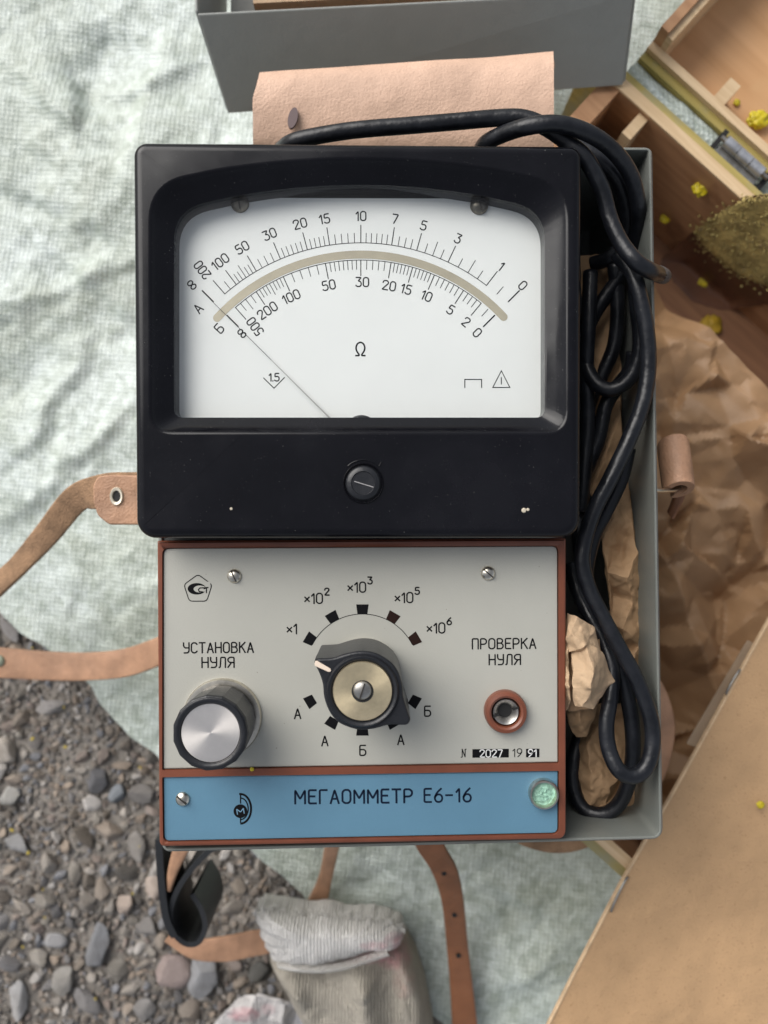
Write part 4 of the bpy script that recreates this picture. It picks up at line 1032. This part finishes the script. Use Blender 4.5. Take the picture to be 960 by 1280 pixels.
sy = MB(); pline(sy, [(329.5, 472.5), (342.5, 485.3), (355.5, 472)], 1.2, dz); sy.build('symbol', M_ink, dial); sy = MB(); pline(sy, [(581, 484.5), (581, 474.3), (602, 474.3), (602, 484.5)], 1.2, dz)
sy.build('symbol', M_ink, dial); sy = MB(); tr = [(616, 484.3), (626.7, 463.5), (637.3, 484.3), (616, 484.3)]; pline(sy, tr, 1.2, dz); pline(sy, [(626.7, 472), (626.7, 480)], 1.2, dz + .000004); sy.build('symbol', M_ink, dial)
ma = MB(); A_ = arcpts(ccx, ccy, 248.3, -47.6, 47.2, 90); B_ = arcpts(ccx, ccy, 238.3, -47.6, 47.2, 90)
ce = arcpts(ccx, ccy, 243.3, 47.2, 47.2, 1)[0]; cs_ = arcpts(ccx, ccy, 243.3, -47.6, -47.6, 1)[0]
def cap_(c, a0): return [(c[0] + 5 * math.cos(R(a0 + k * 180 / 8)), c[1] + 5 * math.sin(R(a0 + k * 180 / 8))) for k in range(1, 8)]
poly_m = A_ + cap_(ce, 47.2 - 90) + B_[::-1] + cap_(cs_, 90 - 47.6 )
q = [P(x, y, dz + .000012) for x, y in A_]; q2 = [P(x, y, dz + .000012) for x, y in B_]
ma.add(q + q2, [(i, i + 1, len(q) + i + 1, len(q) + i) for i in range(len(q) - 1)])
for c, a0 in ((ce, 47.2 - 90), (cs_, 90 - 47.6)): pfill(ma, [(c[0] + 5 * math.cos(R(a0 + k * 180 / 10)), c[1] + 5 * math.sin(R(a0 + k * 180 / 10))) for k in range(11)], dz + .000012)
ma.build('mirror_arc', M_mirror, dial)
# needle
n0_, n1_ = P(262, 373.5, DZ + .0016), P(425, 535, DZ + .0016); nm_ = P(339, 449.8, DZ + .0016)
v, f = tube([n0_, nm_], [.00008, .00010], 6); nd = mk('needle', v, f, M_ink, meg)
v, f = tube([nm_, n1_], [.00014, .00030], 6); mk('needle_shaft', v, f, mat('needle_metal', (.50, .49, .47), .4, .2), nd)
pc = P(452, 541, DZ + .001); v, f = lathe([(.0052, DZ), (.0052, DZ + .0030), (.0046, DZ + .0034), (1e-8, DZ + .0034)], pc.x, pc.y, 32); mk('pivot_cover', v, f, M_blackr, meg, sharp=40)
s1 = screw(300, 254.5, DZ + .0002, 11.5, 80, meg, mat('gunmetal', (.17, .155, .13), .3, .9, nscale=300, namp=.3), .7)
dup(s1, meg, P(599, 257, DZ + .0002)).rotation_euler[2] = R(10)
gl = bpy.data.materials.new('window_glass'); gl.use_nodes = True; nt = gl.node_tree; nt.nodes.clear()
N = nt.nodes.new; tr_ = N('ShaderNodeBsdfTransparent'); tr_.inputs[0].default_value = (.97, .975, .97, 1); go = N('ShaderNodeBsdfGlossy'); go.inputs['Roughness'].default_value = .03
fr = N('ShaderNodeLayerWeight'); fr.inputs[0].default_value = .5; p5 = N('ShaderNodeMath'); p5.operation = 'POWER'; p5.inputs[1].default_value = 5; nt.links.new(fr.outputs['Facing'], p5.inputs[0]); p6 = N('ShaderNodeMath'); p6.operation = 'MULTIPLY_ADD'; p6.inputs[1].default_value = .6; p6.inputs[2].default_value = .022; nt.links.new(p5.outputs[0], p6.inputs[0]); mx = N('ShaderNodeMixShader'); ou = N('ShaderNodeOutputMaterial')
nt.links.new(p6.outputs[0], mx.inputs[0]); nt.links.new(tr_.outputs[0], mx.inputs[1]); nt.links.new(go.outputs[0], mx.inputs[2]); nt.links.new(mx.outputs[0], ou.inputs[0])
gpoly = inset(wi1, -.0008)
v, f = prism_data(gpoly, .1690, .1699, 0); mk('glass', v, f, gl, meg)
# zero adjuster on the lower bar
az = P(454, 604, HZ); a_s = (CZ - HZ) / F
v, f = lathe([(25.5 * a_s, HZ - .0002), (25.5 * a_s, HZ + .0003), (24.6 * a_s, HZ + .0005), (23.2 * a_s, HZ + .0003), (22.8 * a_s, HZ + .00005)], az.x, az.y, 48, cap=False)
aj = mk('zero_adjuster', v, f, M_black, meg, origin=az, sharp=60)
v, f = lathe([(21.8 * a_s, HZ - .0001), (21.5 * a_s, HZ + .0006), (19.5 * a_s, HZ + .0012), (15 * a_s, HZ + .0014), (14 * a_s, HZ + .0011), (1e-8, HZ + .0010)], az.x, az.y, 48); mk('adjuster_screw', v, f, M_blackr, aj, origin=az, sharp=50)
v, f = box(P(455, 605.5, HZ).x, P(455, 605.5, HZ).y, HZ + .00112, 25 * a_s, 1.1 * a_s, .0003, R(-17)); mk('slot', v, f, mat('worn_edge', (.30, .29, .29), .5), aj, origin=az)
ar = MB(); v, f = tube([P(*p, HZ + .0001) for p in arcpts(454, 604, 29, -42, 42, 20)], .00018, 8); ar.add(v, f)
for (x, y, s) in ((434.6, 582, -1), (473.4, 582, 1)):
    v, f = tube([P(x - s * 3.5, y - 2, HZ + .0001), P(x, y + .6, HZ + .0001), P(x + s * 3.3, y - 4.5, HZ + .0001)], .00018, 8); ar.add(v, f)
ar.build('arrow_mark', M_black, aj, origin=az)
# chips and dust on the bakelite
for (x, y, r_) in ((289, 636, 2.2), (655, 638, 3.6), (660, 637, 2.4)):
    q = P(x, y, HZ + .0001); v, f = lathe([(r_ * a_s, HZ - .0001), (r_ * a_s * .7, HZ + .00025), (1e-8, HZ + .0003)], q.x, q.y, 7); mk('chip', v, f, mat('dust_crumb', (.52, .46, .36), .9), hsg, origin=q)

# ------------------------------------------------------------------ cable
cab = thing('test_cable', 'black rubber test cable coiled beside the meter', 'cable', P(770, 700, .11))
CR = .0025
def strand(pts, r=CR, m=M_rubber, name='cable_run'):
    path = catmull([P(*p) for p in pts], 9)
    v, f = tube(path, r, 16); return mk(name, v, f, m, cab, smooth=True)
strand([(352, 186, .150), (364, 178, .158), (385, 172, .1605), (440, 163, .1625), (510, 157, .1640), (570, 152, .165), (622, 147.5, .166), (655, 148, .167), (684, 160, .168), (712, 180, .168), (733, 200, .168), (752, 236, .166), (762, 272, .165), (776, 303, .166), (795, 327, .168), (812, 338, .166), (824, 343, .159)])
strand([(598, 196, .150), (606, 180, .160), (628, 168, .166), (660, 158, .172), (695, 155, .1735), (730, 164, .172), (762, 184, .168), (786, 214, .162), (797, 250, .156), (798, 285, .148), (790, 315, .142), (775, 345, .138), (752, 378, .136), (738, 402, .138), (728, 430, .134), (722, 460, .13)])
strand([(716, 176, .156), (745, 196, .157), (772, 224, .154), (784, 262, .148), (780, 300, .142), (762, 322, .138), (740, 330, .134)])
strand([(772, 318, .156), (790, 340, .159), (800, 372, .160), (809, 420, .159), (810, 465, .158), (802, 508, .158), (785, 552, .158), (763, 598, .158), (744, 635, .157), (732, 670, .156), (728, 702, .156), (736, 735, .156), (752, 768, .157), (772, 806, .158), (795, 848, .158), (812, 892, .158), (816, 928, .158), (808, 958, .1585), (791, 970, .159), (773, 962, .159), (761, 936, .157), (758, 905, .156), (763, 872, .155), (765, 840, .153), (756, 806, .150), (738, 770, .147), (722, 738, .143), (714, 705, .140)])
strand([(722, 640, .135), (726, 690, .140), (738, 740, .145), (756, 780, .148), (772, 825, .150), (784, 870, .150), (791, 918, .149), (789, 962, .146), (778, 998, .142), (760, 1016, .140), (738, 1016, .138), (722, 1000, .136), (716, 972, .134), (720, 938, .132), (733, 900, .128), (744, 860, .124)])
strand([(792, 330, .150), (796, 380, .150), (800, 430, .148), (790, 468, .146), (768, 486, .144), (750, 483, .143), (736, 466, .141), (727, 436, .138), (718, 400, .134), (708, 372, .130)])
strand([(792, 440, .143), (788, 462, .141), (770, 486, .139), (757, 508, .138), (749, 545, .137), (738, 575, .136), (726, 606, .134)])
strand([(768, 330, .138), (772, 380, .136), (768, 430, .134), (752, 470, .132), (736, 510, .130), (730, 560, .13), (728, 610, .128)])
strand([(786, 560, .150), (776, 600, .149), (757, 640, .148), (742, 672, .146), (733, 720, .145), (742, 765, .144), (765, 815, .143)], CR * .95)
strand([(738, 340, .140), (736, 400, .142), (733, 460, .140), (735, 520, .138), (731, 580, .138), (726, 640, .138)])
v, f = tube([P(822, 342, .1600), P(827, 344, .157), P(829, 345, .151)], .0026, 16); mk('cable_tip', v, f, mat('worn_tip', (.075, .062, .055), .7, bump=.4), cab, smooth=True)

# ------------------------------------------------------------------ paper inside the case
JF = None
def facets(name, pts, zb, m, subdiv=4, jit=.0012, th=.0004, seed=1, tris=None):
    """folded paper from hand-placed fold points (photo px, px, mm above zb)"""
    from mathutils.geometry import delaunay_2d_cdt
    V3 = [P(x, y, zb + z * .001) for x, y, z in pts]
    co, _, fs, orig, _, _ = delaunay_2d_cdt([v.to_2d() for v in V3], [], [], 0, 1e-7)
    vv = [V3[o[0]] for o in orig]
    me = bpy.data.meshes.new(name); me.from_pydata([tuple(v) for v in vv], [], [tuple(f_) for f_ in fs])
    bm = bmesh.new(); bm.from_mesh(me)
    for _ in range(subdiv):
        bmesh.ops.subdivide_edges(bm, edges=bm.edges[:], cuts=1, use_grid_fill=True)
        bm.verts.ensure_lookup_table()
    global JF
    if JF is None: JF = facet_field(41, .0050, .0010, octave=.45)
    ff = lambda x, y: JF(x + seed * .0137, y) * jit / .0010
    for v in bm.verts:
        v.co.z += ff(v.co.x, v.co.y); v.co.x += .0006 * noise.noise(v.co * 300); v.co.y += .0006 * noise.noise(v.co * 300 + Vector((9, 0, 0)))
    bmesh.ops.recalc_face_normals(bm, faces=bm.faces)
    bmesh.ops.smooth_vert(bm, verts=bm.verts[:], factor=.5, use_axis_x=True, use_axis_y=True, use_axis_z=True)
    vs2 = [v.co.copy() for v in bm.verts]; bm.verts.index_update(); fs2 = [tuple(v.index for v in f_.verts) for f_ in bm.faces]; bm.free()
    o = mk(name, vs2, fs2, m, smooth=True, sharp=24); md = o.modifiers.new('thick', 'SOLIDIFY'); md.thickness = th; md.offset = -1
    return o
wadA = [(715,815,9),(724,806,13),(734,803,14),(752,813,10),(758,832,9),(768,852,5),(752,864,10),(748,877,8),(740,886,12),(728,884,14),(717,882,11),(716,860,14),(717,838,13),(741,842,17),(737,866,16),(727,850,15)]
wadB = [(709,765,6),(722,771,10),(745,785,8),(751,812,9),(733,807,15),(724,812,14),(713,816,11),(702,802,8),(712,792,13),(728,790,12)]
wadC = [(702,800,8),(712,812,11),(713,828,10),(710.5,842,12),(711,860,12),(713,878,8),(707,888,6),(698,867,6),(695,836,6),(703,825,11),(705,852,11)]
wadD = [(700,810,3),(750,800,3),(762,850,3),(742,886,4),(710,890,3),(698,850,3),(722,845,5)]
o = facets('packing_paper', wadA, .1500, M_paperl, seed=41); tag(o, 'pale crumpled wad of kraft paper poking up beside the grey panel', 'paper', 'kraft paper packing inside the case')
for k_, q_ in enumerate((wadB, wadC, wadD)):
    c_ = facets('paper_fold', q_, .1500, M_paperl if k_ < 2 else M_paper, seed=61 + k_); og = ORG[c_.name]; c_.parent = o; c_.location = og - ORG[o.name]
wad2 = [(703,872,3),(709,892,4),(712,908,3),(718,922,1),(733,921,1),(742,900,3),(750,872,3),(725,900,7),(724,885,8),(736,888,5)]
o = facets('packing_paper', wad2, .1440, M_paper, seed=43); tag(o, 'small pointed kraft paper tail just under the pale crumpled wad', 'paper', 'kraft paper packing inside the case')
pk = [(724,905,2),(716,935,4),(713,965,6),(717,995,7),(727,1018,8),(742,1022,6),(758,1008,9),(764,985,12),(757,960,10),(762,935,6),(752,905,8),(748,880,6),(738,890,4),(735,930,12),(738,965,13),(740,1000,12),
      (780,1005,4),(772,980,0),(785,960,6),(800,985,6),(803,1010,5),(797,1038,4),(778,1030,3),(770,1036,1),(795,940,5),(790,900,5),(775,880,6),(765,900,3)]
o = facets('packing_paper', pk, .1270, M_paper, seed=47, jit=.0011); tag(o, 'creased kraft paper in the bottom corner of the case under the cable', 'paper', 'kraft paper packing inside the case')
st_ = [(762,600,2),(785,598,4),(748,640,4),(768,645,9),(790,650,6),(752,680,7),(774,690,2),(797,690,8),(760,715,9),(783,722,12),(803,735,5),(766,745,3),(790,752,8),(805,775,4),(765,780,7),(780,786,11),(800,808,6),(776,815,3),(792,822,9),(806,840,3),(790,860,5),(810,885,2),(798,895,0)]
o = facets('packing_paper', st_, .1330, M_paper, seed=53, jit=.0011); tag(o, 'long creased kraft paper leaning on the right wall of the case', 'paper', 'kraft paper packing inside the case')
st2 = [(724,320,3),(745,318,6),(765,322,3),(728,380,6),(750,385,1),(772,390,5),(730,440,2),(755,450,7),(776,455,3),(732,500,6),(752,510,2),(776,520,6),(736,560,3),(757,570,8),(778,580,3),(738,620,5),(756,625,2),(774,640,4)]
o = facets('packing_paper', st2, .1260, M_paper, seed=59, jit=.0011); tag(o, 'narrow kraft paper showing between the cable loops beside the dial', 'paper', 'kraft paper packing inside the case')

# ------------------------------------------------------------------ leather straps
o = strap('shoulder_strap', [(200, 590, .128), (165, 591, .127), (120, 594, .122), (80, 613, .110), (40, 664, .09), (0, 709, .07), (-50, 740, .05)],
          [(200, 637, .128), (165, 640, .124), (116, 637, .117), (101, 642, .106), (64, 684, .09), (0, 743, .07), (-50, 790, .05)], M_straprough)
tag(o, 'leather shoulder strap curving left from the black meter housing', 'leather strap', 'leather straps of the case')
o = prism('strap_tab', [(116, 606), (122, 595), (140, 593), (200, 595), (200, 656), (136, 656), (122, 645), (116, 628)], .1285, .1310, M_strap, None, bev=.0007, r=4)
tag(o, 'rounded tan leather tab with a metal eyelet left of the meter', 'leather tab')
ez = P(146, 620.5, .131); v, f = lathe([(.0033, .1305), (.0033, .1313), (.0029, .1318), (.0021, .1316), (.0017, .1305)], ez.x, ez.y, 32, cap=False)
vv = [((x - ez.x) * .72 + ez.x, y, z) for x, y, z in v]; mk('eyelet', vv, f, mat('cream_eyelet', (.70, .64, .52), .35, .3), o, sharp=50)
v, f = lathe([(.0019, .1311), (1e-8, .13105)], ez.x, ez.y, 20, cap=False); mk('eyelet_hole', [((x - ez.x) * .72 + ez.x, y, z) for x, y, z in v], f, M_dark, o)
o = strap('lower_strap', [(-40, 806, .040), (0, 810, .040), (60, 815, .042), (110, 816, .048), (155, 811, .056), (205, 793, .07), (240, 780, .075)],
          [(-40, 846, .040), (0, 848, .040), (60, 851, .042), (110, 851, .048), (160, 846, .056), (210, 828, .07), (240, 815, .075)], M_strap)
tag(o, 'tan leather strap crossing the tarp edge at the left frame edge', 'leather strap', 'leather straps of the case')
rv = P(-1, 826, .0402); v, f = lathe([(.0028, .0395), (.0026, .0408), (.0016, .0415), (1e-8, .0416)], rv.x, rv.y, 20); mk('rivet', v, f, mat('verdigris', (.33, .36, .27), .5, .3), o, origin=rv, smooth=True)
o = strap('lower_strap', [(407, 1045, .050), (404, 1070, .042), (397, 1100, .030), (385, 1125, .020), (368, 1150, .015), (340, 1172, .013)],
          [(428, 1045, .050), (422, 1070, .042), (414, 1105, .030), (407, 1135, .020), (392, 1170, .015), (370, 1196, .013)], M_strap)
tag(o, 'short leather strap dropping from the case behind the glove cuff', 'leather strap', 'leather straps of the case')
o = strap('lower_strap', [(515, 1045, .072), (522, 1064, .070), (540, 1092, .060), (552, 1128, .048), (558, 1180, .034), (563, 1240, .024), (566, 1300, .02)],
          [(552, 1045, .072), (558, 1064, .070), (572, 1090, .060), (580, 1128, .048), (585, 1180, .034), (592, 1240, .024), (599, 1300, .02)], M_strapdk)
tag(o, 'long brown leather strap with punched holes below the blue panel', 'leather strap', 'leather straps of the case')
for x, y, z in ((555, 1092, .0600), (568, 1144, .0438), (573, 1195, .0318)):
    q = P(x, y, z + .0006); v, f = lathe([(.0010, q.z - .0018), (.0011, q.z), (1e-8, q.z + .0001)], q.x, q.y, 12); mk('punched_hole', v, f, M_dark, o, origin=q)
o = strap('lower_strap', [(222, 1160, .030), (245, 1175, .030), (280, 1172, .028), (310, 1166, .026), (345, 1160, .022)],
          [(205, 1178, .030), (240, 1200, .030), (282, 1203, .028), (315, 1197, .026), (350, 1190, .022)], M_strap)
tag(o, 'leather strap end between the black loop and the glove cuff', 'leather strap', 'leather straps of the case')
o = strap('bowed_strap', [(640, 1040, .080), (650, 1056, .080), (690, 1067, .080), (730, 1062, .080), (765, 1040, .080)], [(640, 1020, .080), (655, 1038, .080), (690, 1044, .080), (725, 1040, .080), (755, 1024, .080)], M_straprough)
tag(o, 'edge of a leather strap bulging out below the case bottom', 'leather strap', 'leather straps of the case')
o = strap('bowed_strap', [(800, 820, .0815), (826, 850, .0815), (842, 890, .0815), (843, 930, .0815), (828, 980, .0815), (800, 1010, .0815)], [(780, 830, .0815), (804, 860, .0815), (815, 890, .0815), (815, 930, .0815), (802, 970, .0815), (780, 1000, .0815)], M_strap)
tag(o, 'curved leather strap bulging past the right side of the case', 'leather strap', 'leather straps of the case')
# black loop
def upright_band(name, pts, h, m, th=.0016, parent=None):
    path = catmull([P(x, y, z) for x, y, z in pts], 8); n = len(path); rings = []
    for i, p in enumerate(path):
        t = (path[min(i + 1, n - 1)] - path[max(i - 1, 0)]); t.z = 0; t.normalize(); s = Vector((-t.y, t.x, 0)) * th / 2
        rings.append([p + s, p - s, p - s - Vector((0, 0, h)), p + s - Vector((0, 0, h))])
    v, f = rings_mesh(rings, cap0=True, cap1=True); return mk(name, v, f, m, parent, sharp=45)
bl_ = upright_band('black_strap_loop', [(285, 1052, .088), (262, 1064, .086), (240, 1086, .082), (222, 1112, .078), (213, 1140, .074), (217, 1166, .072), (232, 1180, .070), (248, 1178, .070), (256, 1160, .070), (252, 1138, .070), (240, 1118, .070)], .034, M_blk_l, .0022)
tag(bl_, 'black leather strap loop hanging below the left corner of the case', 'strap loop')
b2 = upright_band('outer_band', [(198, 1050, .082), (200, 1085, .080), (203, 1120, .078), (208, 1150, .075), (218, 1172, .072)], .03, M_blk_l, .003, bl_)
o = strap('strap_lining', [(222, 1050, .084), (214, 1068, .082), (209, 1090, .080), (207, 1112, .077)], [(244, 1050, .084), (234, 1068, .082), (222, 1092, .080), (213, 1116, .077)], M_strap)
tag(o, 'bright tan strap piece showing inside the black loop', 'leather strap', 'leather straps of the case')
# right-hand lug: leather roll over a wire ring
lug = thing('leather_lug', 'rolled tan leather lug on a wire loop at the right side of the case', 'leather lug', P(842, 600, .11))
n_ = 26; roll = []
for k in range(n_ + 1):
    a_ = R(200 - k * 300 / n_); roll.append((math.cos(a_) * .0052, math.sin(a_) * .0052))
cxr = P(843, 580, .138)
def roll_ring(y, sc=1):
    zc = .142 - (y - y1) * .35; o_ = [(cxr.x + x * sc, y + z * .5, zc + z * sc) for x, z in roll]; i_ = [(cxr.x + x * sc * .55, y + z * .28, zc + z * sc * .55) for x, z in roll]; return o_ + i_[::-1]
y0, y1 = P(0, 553, .143).y, P(0, 612, .143).y
rings = [roll_ring(y0 + .0005, .93), roll_ring(y0 - .0003), roll_ring((y0 + y1) / 2, 1.02), roll_ring(y1 + .0006), roll_ring(y1, .95)]
v, f = rings_mesh(rings, cap0=True, cap1=True); mk('leather_roll', v, f, M_strap, lug, sharp=45)
v, f = tube(catmull([P(812, 611, .150), P(826, 613, .147), P(843, 612, .1405), P(852, 606, .138), P(853, 590, .138)], 8), .0008, 10); mk('wire_loop', v, f, M_nickel, lug, smooth=True)
v, f = strap_data([P(846, 604, .132), P(842, 622, .128), P(833, 640, .122)], [P(860, 606, .132), P(855, 626, .128), P(842, 650, .122)]); mk('leather_tail', v, f, M_strapdk, lug, sharp=45)

# ------------------------------------------------------------------ cotton glove
glv = thing('cotton_glove', 'old beige cotton glove with frayed white cuff at the bottom', 'glove', P(440, 1210, .012))
_g1 = facet_field(51, .012, .0016, octave=.45); GR = [((438, 1206), (455, 1232), .0075, .0045), ((455, 1232), (463, 1300), .0075, .0045), ((345, 1202), (372, 1240), .005, .004), ((372, 1240), (398, 1310), .005, .004), ((505, 1215), (532, 1262), .004, .003), ((405, 1215), (412, 1300), -.004, .012), ((485, 1200), (492, 1300), -.006, .008)]
GR = [(P(*a, .045).to_2d(), P(*b, .045).to_2d(), h_, w_) for a, b, h_, w_ in GR]
def glf(x, y):
    z = _g1(x, y); p = Vector((x, y))
    for i in range(0, len(GR)):
        a, b, h_, w_ = GR[i]; d, t = segd(p, a, b); z += h_ * math.exp(-(d / w_) ** 2) * (.6 if i < 4 else 1)
    return z
pillow('glove_body', [(332, 1196), (350, 1188), (400, 1190), (450, 1180), (480, 1172), (505, 1178), (520, 1205), (532, 1240), (545, 1300), (540, 1340), (400, 1340), (392, 1300), (372, 1268), (352, 1232)], .012, .050, M_glove, glv, seed=51, power=.30, nr_=60, na=200, smooth=True, field=glf, cen=(450, 1260))
pillow('cuff', [(315, 1140), (326, 1133), (352, 1136), (385, 1142), (412, 1140), (438, 1148), (458, 1146), (486, 1150), (505, 1160), (508, 1180), (480, 1182), (462, 1188), (430, 1198), (396, 1202), (362, 1204), (336, 1198), (325, 1170)], .030, .0525, M_cuff, glv, seed=52, power=.30, nr_=34, na=220, smooth=True, jag=.06, field=facet_field(52, .016, .0016, octave=.4))
fr_ = MB(); rf = random.Random(5)
for i in range(420):
    t = rf.random(); top = [(316, 1140), (340, 1134), (380, 1141), (420, 1142), (455, 1147), (485, 1151), (506, 1162)]; k = t * 6; j = min(5, int(k)); u = k - j
    x = top[j][0] * (1 - u) + top[j + 1][0] * u; y = top[j][1] * (1 - u) + top[j + 1][1] * u + rf.uniform(-1, 7)
    p = P(x, y, .036 + rf.uniform(0, .010)); d = Vector((rf.uniform(-.0014, .0014), rf.uniform(.0004, .0026), rf.uniform(-.001, .0012)))
    v, f = tube([p, p + d * .6, p + d + Vector((rf.uniform(-.0006, .0006), 0, 0))], [.00022, .00018, .00008], 4); fr_.add(v, f)
tag(fr_.build('fray', M_cuff, glv, smooth=True), kind='stuff')
st = MB(); path = catmull([P(*p) for p in [(348, 1207, .0490), (372, 1211, .0500), (400, 1212, .0505), (430, 1208, .0505), (462, 1198, .0500), (486, 1190, .0490)]], 9)
for i in range(len(path) - 1):
    p = path[i]; v, f = tube([p + Vector((-.0006, .0012, -.0012)), p + Vector((0, .0003, .0012)), p + Vector((.0008, -.0010, .0006)), p + Vector((.0010, -.0016, -.0012))], .00034, 6); st.add(v, f)
tag(st.build('stitching', M_cuff, glv, smooth=True), kind='stuff')
def paint_tone(o, base, spots):
    me = o.data; ca = me.color_attributes.new('tone', 'FLOAT_COLOR', 'POINT'); org = ORG[o.name]
    for i, v in enumerate(me.vertices):
        w_ = v.co + org; d = (CZ - w_.z) / F; x, y = w_.x / d + 480, 640 - w_.y / d; c = Vector(base)
        for sx, sy, rx, ry, col, amt in spots:
            k = max(0, 1 - ((x - sx) / rx) ** 2 - ((y - sy) / ry) ** 2) ** .5 * amt * (.65 + .7 * noise.noise(Vector((x * .12, y * .12, 0)))); c = c.lerp(Vector(col), min(1, max(0, k)))
        ca.data[i].color = (*c, 1)
PK = (.66, .24, .28)
gm = mat('glove_cloth', (.92, .92, .92), .95, nscale=90, namp=.22, bump=1.2, bscale=1400, attr='tone')
def knit(m_):
    nt = m_.node_tree; b_ = nt.nodes['Principled BSDF']; tc = nt.nodes.new('ShaderNodeTexCoord'); wv = nt.nodes.new('ShaderNodeTexWave'); wv.bands_direction = 'X'; wv.inputs['Scale'].default_value = 210; wv.inputs['Distortion'].default_value = 2.5; wv.inputs['Detail'].default_value = 2
    bp = nt.nodes.new('ShaderNodeBump'); bp.inputs['Distance'].default_value = .0005; nt.links.new(tc.outputs['Object'], wv.inputs['Vector']); nt.links.new(wv.outputs['Fac'], bp.inputs['Height']); nt.links.new(b_.inputs['Normal'].links[0].from_socket, bp.inputs['Normal']); nt.links.new(bp.outputs[0], b_.inputs['Normal'])
knit(gm)
for o in glv.children:
    if o.name.startswith('glove_body'): o.data.materials[0] = gm; paint_tone(o, (.42, .385, .325), [(455, 1196, 30, 9, PK, .8), (492, 1192, 26, 22, PK, .6), (505, 1225, 16, 26, (.55, .38, .33), .6), (420, 1202, 60, 6, (.62, .50, .46), .8)])
    if o.name.startswith('cuff'): o.data.materials[0] = gm; paint_tone(o, (.76, .74, .71), [(468, 1183, 20, 7, PK, .5), (495, 1176, 16, 12, PK, .6)])
g2 = [(255,1300,3),(267,1280,7),(284,1260,12),(304,1243,9),(320,1246,14),(340,1250,10),(356,1254,13),(372,1262,6),(386,1274,8),(396,1292,4),(398,1320,2),(350,1310,12),(300,1315,12),(262,1325,3),(310,1268,16),(335,1275,11),(352,1278,15),(362,1290,8),(290,1288,11),(322,1295,15)]
o = facets('second_glove', g2, .006, gm, seed=57, jit=.0012, th=.0016, subdiv=4); o.data.shade_smooth(); paint_tone(o, (.60, .58, .57), [(305, 1268, 22, 10, PK, .7), (335, 1262, 10, 8, PK, .35), (290, 1290, 12, 8, PK, .4), (380, 1290, 26, 24, (.38, .40, .46), .8)])
tag(o, 'crumpled white cotton scrap with pink patches cut off by the bottom edge', 'glove')

# tiny yellow bits scattered on the gravel, too many and small to tell apart
it = []
for _ in range(14):
    x, y = rnd.uniform(10, 190), rnd.uniform(800, 1250); p = P(x, y, .0045); r_ = rnd.uniform(.0004, .0009)
    if side(p.x, p.y) > 0: continue
    it.append((SV2[rnd.randrange(10)], np.array([r_ * 1.5, r_, r_ * .6]), 0, 0, rnd.random() * 6, np.array(p), np.array((.52, .40, .05))))
o = stones_mesh('yellow_debris', it, MATS['foam_crumb']); tag(o, 'tiny yellow paint crumbs strewn over the gravel', 'debris', kind='stuff')
